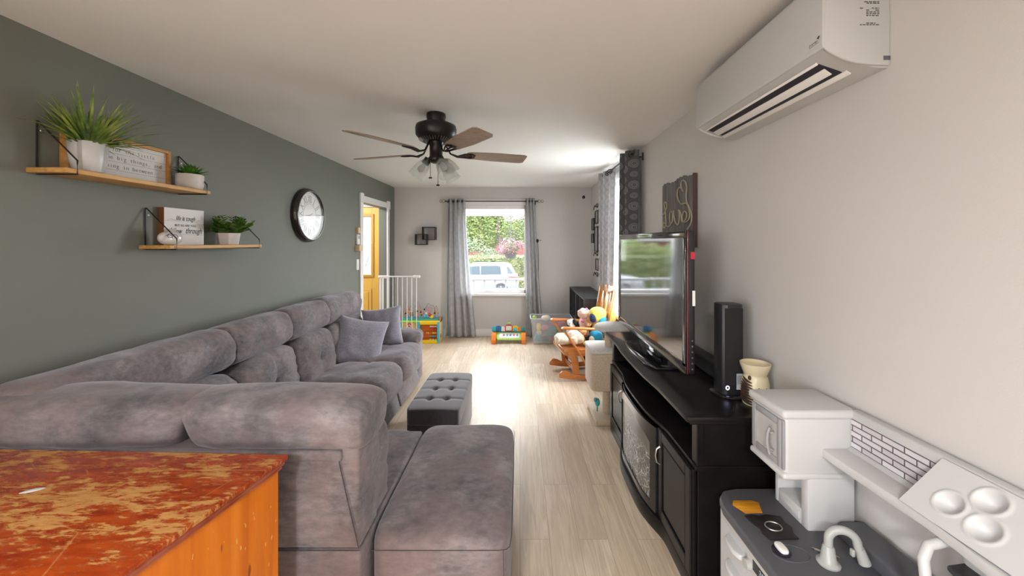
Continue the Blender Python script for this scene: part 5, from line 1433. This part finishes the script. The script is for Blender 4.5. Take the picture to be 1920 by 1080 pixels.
toys = [
 ('toy_block', 'teal square cushion toy pressed against the front of the clear bin', M['teal'], (.48, 5.88, .18), (.085, .03, .075), 6),
 ('toy_ball', 'pink toy ball high in the clear bin, left of the teal cushion', M['pink'], (.38, 5.87, .235), (.06, .04, .045), 2.4),
 ('toy_doll', 'yellow haired toy at the upper left of the clear bin', M['yplush'], (.285, 5.86, .25), (.035, .03, .06), 2.4),
 ('toy_cup', 'white toy cup under the yellow toy in the clear bin', M['cream'], (.29, 5.865, .165), (.04, .03, .035), 2.6),
 ('toy_block', 'turquoise block low at the left of the clear bin', M['cyan'], (.275, 5.87, .09), (.05, .04, .045), 4),
 ('toy_ball', 'crimson toy low in the middle of the clear bin', plain('crimson_plush', 170, 40, 80, .8), (.50, 5.88, .055), (.07, .045, .04), 2.4),
 ('toy_block', 'navy block on the floor of the clear bin', M['navy'], (.38, 5.88, .055), (.05, .05, .04), 5),
 ('toy_ball', 'magenta plush at the upper right of the clear bin', plain('magenta_plush', 190, 50, 100, .8), (.66, 5.90, .28), (.075, .06, .06), 2.4),
 ('toy_block', 'dark teal toy at the right of the clear bin under the magenta plush', plain('deep_teal', 40, 120, 120), (.66, 5.89, .13), (.07, .05, .07), 4),
 ('toy_ball', 'lime green ball resting on the top left of the toy bin', M['lime'], (.225, 5.90, .385), (.035, .035, .035), 2),
 ('toy_ball', 'pink ball in the bin behind the teal cushion', M['pink'], (.54, 6.02, .26), (.10, .07, .08), 2.4),
 ('toy_block', 'purple grey block heaped at the back of the bin', plain('mauve_toy', 130, 110, 150), (.36, 6.02, .30), (.10, .06, .06), 4),
 ('toy_bear', 'cream and black patterned toy lying on top of the bin', M['cream'], (.40, 5.93, .375), (.07, .05, .04), 2.4)]
for nm, lab, m_, c, h, pw in toys:
    b = MB().puff((0, 0, 0), h, pw, 10); o = b.build(nm, m_, None, 60); o.location = c; tag(o, lab, 'toy', 'toys in the clear bin')
# ------------------------------------------------------------------ rocking chair
o_ = (.75, 4.53, 0)
rc = empty('rocking_chair', 'honey coloured wooden rocking chair heaped with soft toys by the side window', 'rocking chair', loc=o_)
rc.rotation_euler = (0, 0, math.radians(9))
HN, HX = M['honey'], M['honeyx']
for yy in (4.28, 4.735):
    n = 22; up = []; dn = []
    for i in range(n+1):
        t0 = i/n; x = .385+.715*t0; z = .012+.075*(2*t0-1)**2*.55
        hgt = .052+.030*math.exp(-((t0-.10)/.10)**2)-.02*(t0 > .97)
        if t0 < .04: hgt *= .55
        dn.append((x, z)); up.append((x, z+hgt))
    part(MB().prism(dn+up[::-1], yy-.014, yy+.014, 'y', .003), 'rocker', HX, rc, o_)
    part(MB().prism([(.545, .075), (.625, .075), (.585, .345), (.515, .345)], yy-.011, yy+.011, 'y', .003), 'leg', HX, rc, o_)
    part(MB().prism([(.86, .075), (.93, .075), (.965, .345), (.89, .345)], yy-.011, yy+.011, 'y', .003), 'leg', HX, rc, o_)
    yo = yy+(-.022 if yy < 4.5 else .022)
    b = MB(); b.prism([(.405, .598), (.43, .612), (.60, .602), (.96, .575), (.96, .553), (.60, .578), (.43, .585), (.41, .580)], yo-.028, yo+.028, 'y', .006)
    part(b, 'armrest', HX, rc, o_)
    part(MB().tube([(.432, yo, .585), (.575, yo, .37), (.745, yo, .10)], .0125, 10), 'arm_strut', HX, rc, o_)
    part(MB().prism([(.90, .30), (.965, .30), (1.03, .62), (1.088, 1.00), (1.03, 1.00), (.96, .64)], yy-.012, yy+.045 if yy < 4.5 else yy+.012, 'y', .004), 'back_post', HN, rc, o_)
for x, z in ((.585, .20), (.90, .20), (.58, .11)):
    part(MB().box(x-.010, x+.010, 4.29, 4.725, z-.025, z+.025, .003), 'stretcher', HX, rc, o_)
b = MB(); b.prism([(.44, .300), (.435, .325), (.445, .350), (.475, .362), (.93, .345), (.93, .325), (.50, .338), (.475, .325), (.47, .290)], 4.262, 4.755, 'y', .004)
b.box(.48, .93, 4.262, 4.28, .28, .345, .004); b.box(.48, .93, 4.737, 4.755, .28, .345, .004)
part(b, 'seat', HX, rc, o_)
b = MB(); P = [(4.30, .93)]
for i in range(21):
    t0 = i/20; P.append((4.268+.48*t0, .985+.045*math.sin(PI*t0)+.010*abs(math.sin(PI*t0*5))))
P += [(4.72, .93)]
b.prism(P, -.011, .011, 'x', .003, M=Matrix.Translation((1.052, 0, 0)) @ Matrix.Translation((0, 0, .95)) @ Matrix.Rotation(.14, 4, 'Y') @ Matrix.Translation((0, 0, -.95)))
part(b, 'crest_rail', HN, rc, o_)
for xz in ((.995, .70), (.935, .40)):
    part(MB().box(xz[0]-.009, xz[0]+.009, 4.29, 4.73, xz[1]-.032, xz[1]+.032, .003, M=Matrix.Translation((xz[0], 0, xz[1])) @ Matrix.Rotation(.14, 4, 'Y') @ Matrix.Translation((-xz[0], 0, -xz[1]))), 'back_rail', HN, rc, o_)
for yy in (4.40, 4.515, 4.63):
    part(MB().prism([(.990, .71), (1.006, .71), (1.048, .955), (1.032, .955)], yy-.03, yy+.03, 'y', .002), 'back_slat', HN, rc, o_)
part(MB().prism([(1.018, .86), (1.036, .86), (1.056, .975), (1.038, .975)], 4.31, 4.42, 'y', .006), 'back_patch', mat('tan_back_patch', C(150, 118, 86), .8), rc, o_)  # darker tan patch near the top of the near post
plush('teddy_bear', 'cream teddy lying with its feet over the chair front edge', (.58, 4.42, .365), [('body', M['cream'], [((.06, 0, .085), (.10, .09, .08)), ((-.08, -.03, .055), (.085, .05, .05)), ((-.09, .09, .06), (.085, .05, .052)), ((-.145, -.03, .065), (.035, .045, .055)), ((.03, -.09, .07), (.04, .07, .045))]), ('head', M['tan'], [((.135, -.0, .15), (.055, .06, .055))])])
plush('panda_plush', 'black and white plush animal head above the near armrest', (.60, 4.50, .47), [('head', M['white'], [((0, 0, .12), (.045, .045, .05)), ((-.0, 0, .04), (.05, .05, .05))]), ('black_patch', M['darkplush'], [((.035, -.02, .14), (.025, .035, .035)), ((-.03, -.01, .09), (.018, .03, .02))])])
plush('pink_plush', 'pale pink round plush toy at the top of the chair pile', (.755, 4.54, .50), [('head', plain('pale_pink_plush', 240, 205, 195, .9, sheen=.4), [((0, 0, .20), (.07, .065, .06)), ((.0, 0, .09), (.055, .06, .06))]), ('ear', M['pink'], [((.03, -.02, .25), (.018, .02, .014)), ((-.02, -.055, .12), (.02, .015, .014))])])
plush('tan_puppy', 'tan puppy plush with black nose between pink and yellow toys', (.80, 4.42, .50), [('head', M['tan'], [((0, 0, .13), (.036, .04, .05)), ((-.015, -.02, .10), (.028, .028, .024))]), ('nose', M['darkplush'], [((-.036, -.03, .145), (.009, .010, .009))]), ('ear', M['yplush'], [((.04, .0, .18), (.014, .03, .05))])])
plush('round_plush', 'yellow and blue round plush ball on top of the pile', (.895, 4.43, .53), [('ball', M['yplush'], [((0, 0, .175), (.10, .09, .09))]), ('blue_panel', M['navy'], [((-.055, -.035, .150), (.048, .052, .058))]), ('turquoise_panel', M['cyanplush'], [((.045, -.055, .125), (.05, .04, .045))])], fur=.002)
plush('turquoise_plush', 'turquoise plush toy with cream belly low at the chair back', (.87, 4.40, .365), [('body', M['cyanplush'], [((0, 0, .09), (.075, .08, .085))]), ('belly', M['cream'], [((-.05, -.045, .075), (.035, .035, .04))]), ('yellow_foot', M['yplush'], [((-.10, -.03, .025), (.055, .05, .022))])], fur=.003)
plush('brown_plush', 'dark brown plush wedged in the middle of the toy pile', (.74, 4.42, .44), [('body', M['brown'], [((0, 0, .06), (.055, .05, .05))]), ('dark_arm', M['darkplush'], [((.05, -.01, -.005), (.035, .04, .04))])])
# ------------------------------------------------------------------ cat tree
o_ = (.82, 3.42, 0)
ct = empty('cat_tree', 'beige carpeted cat tree with round condo and top platform beside the console', 'cat tree', loc=o_)
CP = M['carpet']
part(MB().box(.635, 1.02, 3.21, 3.60, 0, .045, .012, 3), 'base', CP, ct, o_)
part(MB().cyl((.755, 3.36, .045), (.755, 3.36, .282), .033, n=24), 'lower_post', CP, ct, o_, 60)
b = MB()
P = [(.600, 3.26), (.612, 3.225), (.65, 3.21), (.93, 3.21), (.95, 3.23), (.95, 3.56), (.93, 3.58), (.65, 3.58), (.612, 3.565), (.600, 3.53)]
b.prism(P, .285, .600, 'z', .016, seg=3); part(b, 'condo', CP, ct, o_, 50)
b = MB(); b.prism([(x*1.0-.008*(x < .7), y) for x, y in P], .598, .628, 'z', .012, seg=3); part(b, 'condo_lid', carpet_mat('pale_plush_carpet', (.52, .49, .46, 1), (.64, .61, .58, 1)), ct, o_, 50)
part(MB().cyl((.775, 3.36, .62), (.775, 3.36, .775), .033, n=24), 'upper_post', CP, ct, o_, 60)
part(MB().lathe([(0, .765), (.17, .765), (.185, .775), (.185, .795), (.17, .808), (0, .810)], c=(.845, 3.40, 0), n=40, sx=1, sy=.95), 'platform', bpy.data.materials['pale_plush_carpet'], ct, o_, 50)
b = MB().puff((.685, 3.40, .125), (.022, .03, .035), 2.2, 8); b.puff((.665, 3.39, .15), (.015, .02, .02), 2, 6); b.cyl((.685, 3.40, .045), (.685, 3.40, .10), .006)
tag(b.build('cat_toy', M['teal'], None, 60), 'small teal toy standing on the cat tree base', 'cat toy')
# ------------------------------------------------------------------ outside the front window
GZ = -1.3
def leaf_cloud(b, c, h, n, size, seed=0, shell=.55, sq=1.0):
    r = random.Random(seed)
    for _ in range(n):
        while True:
            u = Vector((r.uniform(-1, 1), r.uniform(-1, 1), r.uniform(-1, 1)))
            if shell < u.length < 1: break
        p = Vector((c[0]+u.x*h[0], c[1]+u.y*h[1], c[2]+u.z*h[2]))
        a = Vector((r.uniform(-1, 1), r.uniform(-1, 1), r.uniform(-.6, .6))).normalized(); d = a.orthogonal().normalized()
        s = size*r.uniform(.6, 1.3)
        b.add([p-a*s, p+d*s*.45, p+a*s, p-d*s*.45], [(0, 1, 2, 3)])
struct('ground', MB().box(-60, 60, 8.3, 110, GZ-.3, GZ), mat('lawn_and_drive', (.045, .075, .02, 1), .9, var=((.03, .055, .015, 1), .8)))
struct('ground', MB().box(1.35, 60, -30, 8.3, GZ-.3, GZ), bpy.data.materials['lawn_and_drive'])
struct('ground', MB().box(-30, -3.65, -12, 4.3, GZ-.3, -.15), mat('patio_paving', (.14, .14, .135, 1), .9))
o = MB().box(-14, 14, 14.5, 22.8, GZ, GZ+.01).build('driveway', mat('grey_asphalt', (.08, .08, .082, 1), .9), None, None); o['kind'] = 'structure'
# porch
po = MB().box(-4.2, 2.2, 6.45, 8.25, GZ, -.12, 0).build('porch_floor', mat('grey_deck_boards', (.16, .155, .15, 1), .8), None, None); po['kind'] = 'structure'
bm_ = MB().box(-4.2, 2.2, 8.05, 8.20, 2.10, 2.45, .01).build('porch_beam', mat('cream_porch_beam', (.35, .32, .29, 1), .6), None, None); bm_['kind'] = 'structure'
rl = empty('porch_railing', 'white porch railing with square balusters outside the front window', 'railing', loc=(-1, 8.1, -.12)); o_ = (-1, 8.1, -.12)
RW = mat('white_porch_paint', (.15, .155, .16, 1), .5)
part(MB().box(-4.0, 2.0, 8.06, 8.14, .74, .79, .008), 'top_rail', RW, rl, o_); part(MB().box(-4.0, 2.0, 8.07, 8.13, .10, .15, .008), 'bottom_rail', RW, rl, o_); part(MB().box(-4.0, 2.0, 8.085, 8.115, .555, .575, .003), 'mid_rail', RW, rl, o_)
for x in (-3.9, 1.9): part(MB().box(x-.05, x+.05, 8.05, 8.15, -.12, .85, .005), 'post', RW, rl, o_, None)
for k in range(18):
    x = -3.0+k*.225; part(MB().box(x-.018, x+.018, 8.08, 8.12, .15, .74, .003), 'baluster', RW, rl, o_, None)
# hanging basket
o_ = (-.20, 8.12, 2.10)
hb = empty('hanging_basket', 'hanging basket of pink flowers outside the front window', 'flower basket', loc=o_)
b = MB(); b.tube([(-.20, 8.12, 2.1), (-.20, 8.12, 1.78), (-.18, 8.12, 1.73), (-.15, 8.12, 1.75), (-.16, 8.12, 1.80)], .008, 6)
for dx, dy in ((-.13, .06), (.13, .06), (0, -.14)): b.tube([(-.20, 8.12, 1.78), (-.20+dx, 8.12+dy, 1.32)], .003, 5)
part(b, 'hanger', M['black'], hb, o_)
part(MB().lathe([(0, 1.20), (.09, 1.20), (.15, 1.32), (.16, 1.325), (.14, 1.30), (0, 1.30)], c=(-.20, 8.12, 0), n=24), 'basket', mat('grey_basket', (.03, .03, .035, 1), .7), hb, o_)
b = MB(); leaf_cloud(b, (-.20, 8.12, 1.42), (.20, .18, .14), 420, .03, 5, .2)
part(b, 'foliage', leafmat('basket_leaves', C(42, 60, 26), C(68, 82, 40), None, 8), hb, o_, None)
b = MB(); leaf_cloud(b, (-.22, 8.07, 1.44), (.26, .2, .17), 330, .022, 6, .5); leaf_cloud(b, (-.02, 8.07, 1.50), (.12, .1, .09), 120, .024, 7, .2); leaf_cloud(b, (-.36, 8.07, 1.34), (.10, .1, .09), 70, .022, 9, .2)
part(b, 'blossoms', leafmat('pink_petals', C(112, 48, 72), C(124, 80, 90), None, 9), hb, o_, None)
# car
o_ = (-2.5, 20.6, GZ)
car = empty('car', 'white sport utility car parked behind the porch railing', 'car', loc=o_)
BW = mat('white_car_paint', (.115, .12, .13, 1), .3, coat=.6); GL = mat('car_window', (.05, .065, .075, 1), .12)
cy0, cy1 = 19.7, 21.6; z = GZ
def X(px): return (px-975)*20/720
prof = [(-4.72, z+.35), (-4.78, z+.75), (-4.55, z+1.02), (-3.45, z+1.13), (-.45, z+1.18), (-.12, z+1.12), (-.06, z+.75), (-.10, z+.38)]
P = prof
part(MB().prism(P, cy0, cy1, 'y', .06, seg=3), 'body', BW, car, o_, 40)
b = MB(); lo = [(-3.50, z+1.12), (-.28, z+1.16)]; hi = [(-2.55, z+1.72), (-.72, z+1.74)]
pl_ = [(-3.50, z+1.10), (-.22, z+1.14), (-.50, z+1.66), (-.80, z+1.75), (-2.30, z+1.76), (-2.75, z+1.68)]
b.prism(pl_, cy0+.14, cy1-.14, 'y', .05, seg=3); part(b, 'cabin', BW, car, o_, 40)
yw = cy0+.135
for (w0, w1, name) in (((-3.16, -2.50), (-2.42, -2.42), 'a'),):
    pass
for poly_ in ([(-3.25, z+1.20), (-2.08, z+1.20), (-2.08, z+1.64), (-2.62, z+1.60)], [(-2.02, z+1.20), (-.98, z+1.22), (-1.02, z+1.60), (-1.15, z+1.65), (-2.02, z+1.64)], [(-.62, z+1.24), (-.36, z+1.24), (-.55, z+1.56), (-.70, z+1.60)]):
    part(MB().prism(poly_, yw-.01, yw+.02, 'y'), 'side_window', GL, car, o_, None)
part(MB().prism([(-.62, z+1.00), (-.06, z+1.00), (-.04, z+1.10), (-.58, z+1.12)], cy0-.012, cy0+.02, 'y', .01), 'tail_light', mat('tail_light_red', C(120, 20, 26), .3), car, o_)
b = MB(); b.box(-2.5, -.95, cy0+.18, cy0+.22, z+1.78, z+1.81, .01); part(b, 'roof_rail', mat('roof_rail_grey', (.10, .10, .11, 1), .4), car, o_)
for xw in (-.98, -3.75):
    for yy in (cy0-.01, cy1-.22):
        wl = part(MB().cyl((xw, yy, z+.38), (xw, yy+.23, z+.38), .38, n=36), 'wheel', mat('tyre_rubber', (.02, .02, .022, 1), .8), car, o_)
        b = MB(); b.cyl((xw, yy-.012, z+.38), (xw, yy+.02, z+.38), .25, n=30); b.build('rim', mat('alloy_rim', (.06, .06, .065, 1), .4, metal=.3), wl, 40)
        for k in range(6):
            a = 2*PI*k/6; T = Matrix.Translation((xw, yy-.02, z+.38)) @ Matrix.Rotation(a, 4, 'Y')
            MB().box(-.03, .03, -.012, .012, .03, .24, .005, M=T).build('spoke', BW, wl, None)
# hedge, shrubs, tree, far building
b = MB(); r = random.Random(2)
for k in range(5200):
    x = r.uniform(-12, 3.4); f = r.random()
    if f < .6: p = Vector((x, 24.0+r.uniform(-.06, .06), r.uniform(GZ, .62)))
    else: p = Vector((x, r.uniform(24.0, 25.4), .62+r.uniform(-.06, .10)))
    a = Vector((r.uniform(-1, 1), r.uniform(-.6, .6), r.uniform(-1, 1))).normalized(); d = a.orthogonal().normalized(); s = .085*r.uniform(.6, 1.3)
    b.add([p-a*s, p+d*s*.5, p+a*s, p-d*s*.5], [(0, 1, 2, 3)])
b.box(-12, 3.4, 24.08, 25.35, GZ, .56)
tag(b.build('hedge', leafmat('hedge_leaves', C(50, 64, 26), C(74, 86, 40), C(98, 98, 62), 3.0), None, None), 'long clipped green hedge behind the parked white car', 'hedge')
tr = empty('tree', 'large leafy light green tree filling the front window view', 'tree', loc=(-1.5, 31, GZ)); o_ = (-1.5, 31, GZ)
b = MB(); r = random.Random(3)
for k in range(60):
    c = (r.uniform(-14, 3.5), r.uniform(31, 34.5), r.uniform(1.6, 5.2)); leaf_cloud(b, c, (1.7, 1.4, 1.0), 1150, .105, 100+k, .3)
b2 = MB()
for k in range(13):
    c = (-15+k*.72, r.uniform(26.6, 28), r.uniform(.3, 1.5)); leaf_cloud(b2, c, (1.1, .9, .9), 700, .10, 300+k, .3)
tag(b2.build('bushes', leafmat('bush_leaves_far', C(58, 82, 36), C(88, 106, 50), C(118, 128, 80), 1.5), None, None), 'band of green bushes behind the hedge, seen mirrored in the television', 'bushes', kind='stuff')
part(b, 'crown', leafmat('tree_leaves', C(58, 82, 32), C(88, 106, 46), C(118, 128, 80), 1.2), tr, o_, None)
part(MB().tube([(-1.5, 31, GZ), (-1.4, 31, .8), (-1.8, 31, 3), (-1.2, 31, 5)], [.28, .24, .18, .08], 10), 'trunk', mat('bark', (.05, .04, .03, 1), .9), tr, o_)
for k, (x, yy, zz, h_, col_, lab) in enumerate(((-3.6, 27.5, .55, (1.5, 1.0, 1.5), 1, 'round pale green shrub rising above the hedge on the left'), (-2.3, 29.3, .2, (.8, .7, 1.0), 0, 'darker bluish green shrub standing left of the red house'))):
    b = MB(); leaf_cloud(b, (x, yy, zz), h_, 1500, .085, 60+k, .5)
    m_ = leafmat('shrub_leaves_%d' % k, C(42, 58, 38), C(62, 80, 50), C(84, 98, 64), 2.0)
    tag(b.build('shrub', m_, None, None), lab, 'shrub')
hs_ = empty('house', 'distant red sided house glimpsed under the tree', 'house', loc=(-1, 46, GZ)); o_ = (-1, 46, GZ)
part(MB().box(-16.0, 6.5, 44, 50, GZ, 1.75), 'wall', mat('red_siding', (.115, .026, .026, 1), .8), hs_, o_, None)
part(MB().prism([(43.6, 1.7), (50.4, 1.7), (47, 4.2)], -16.4, 6.9, 'x'), 'roof', mat('grey_roof', (.08, .075, .075, 1), .9), hs_, o_, None)
for x in (-4.2, 2.8): part(MB().box(x, x+1.1, 43.95, 44.02, -.1, 1.1), 'window', mat('house_window', (.10, .11, .12, 1), .2), hs_, o_, None)
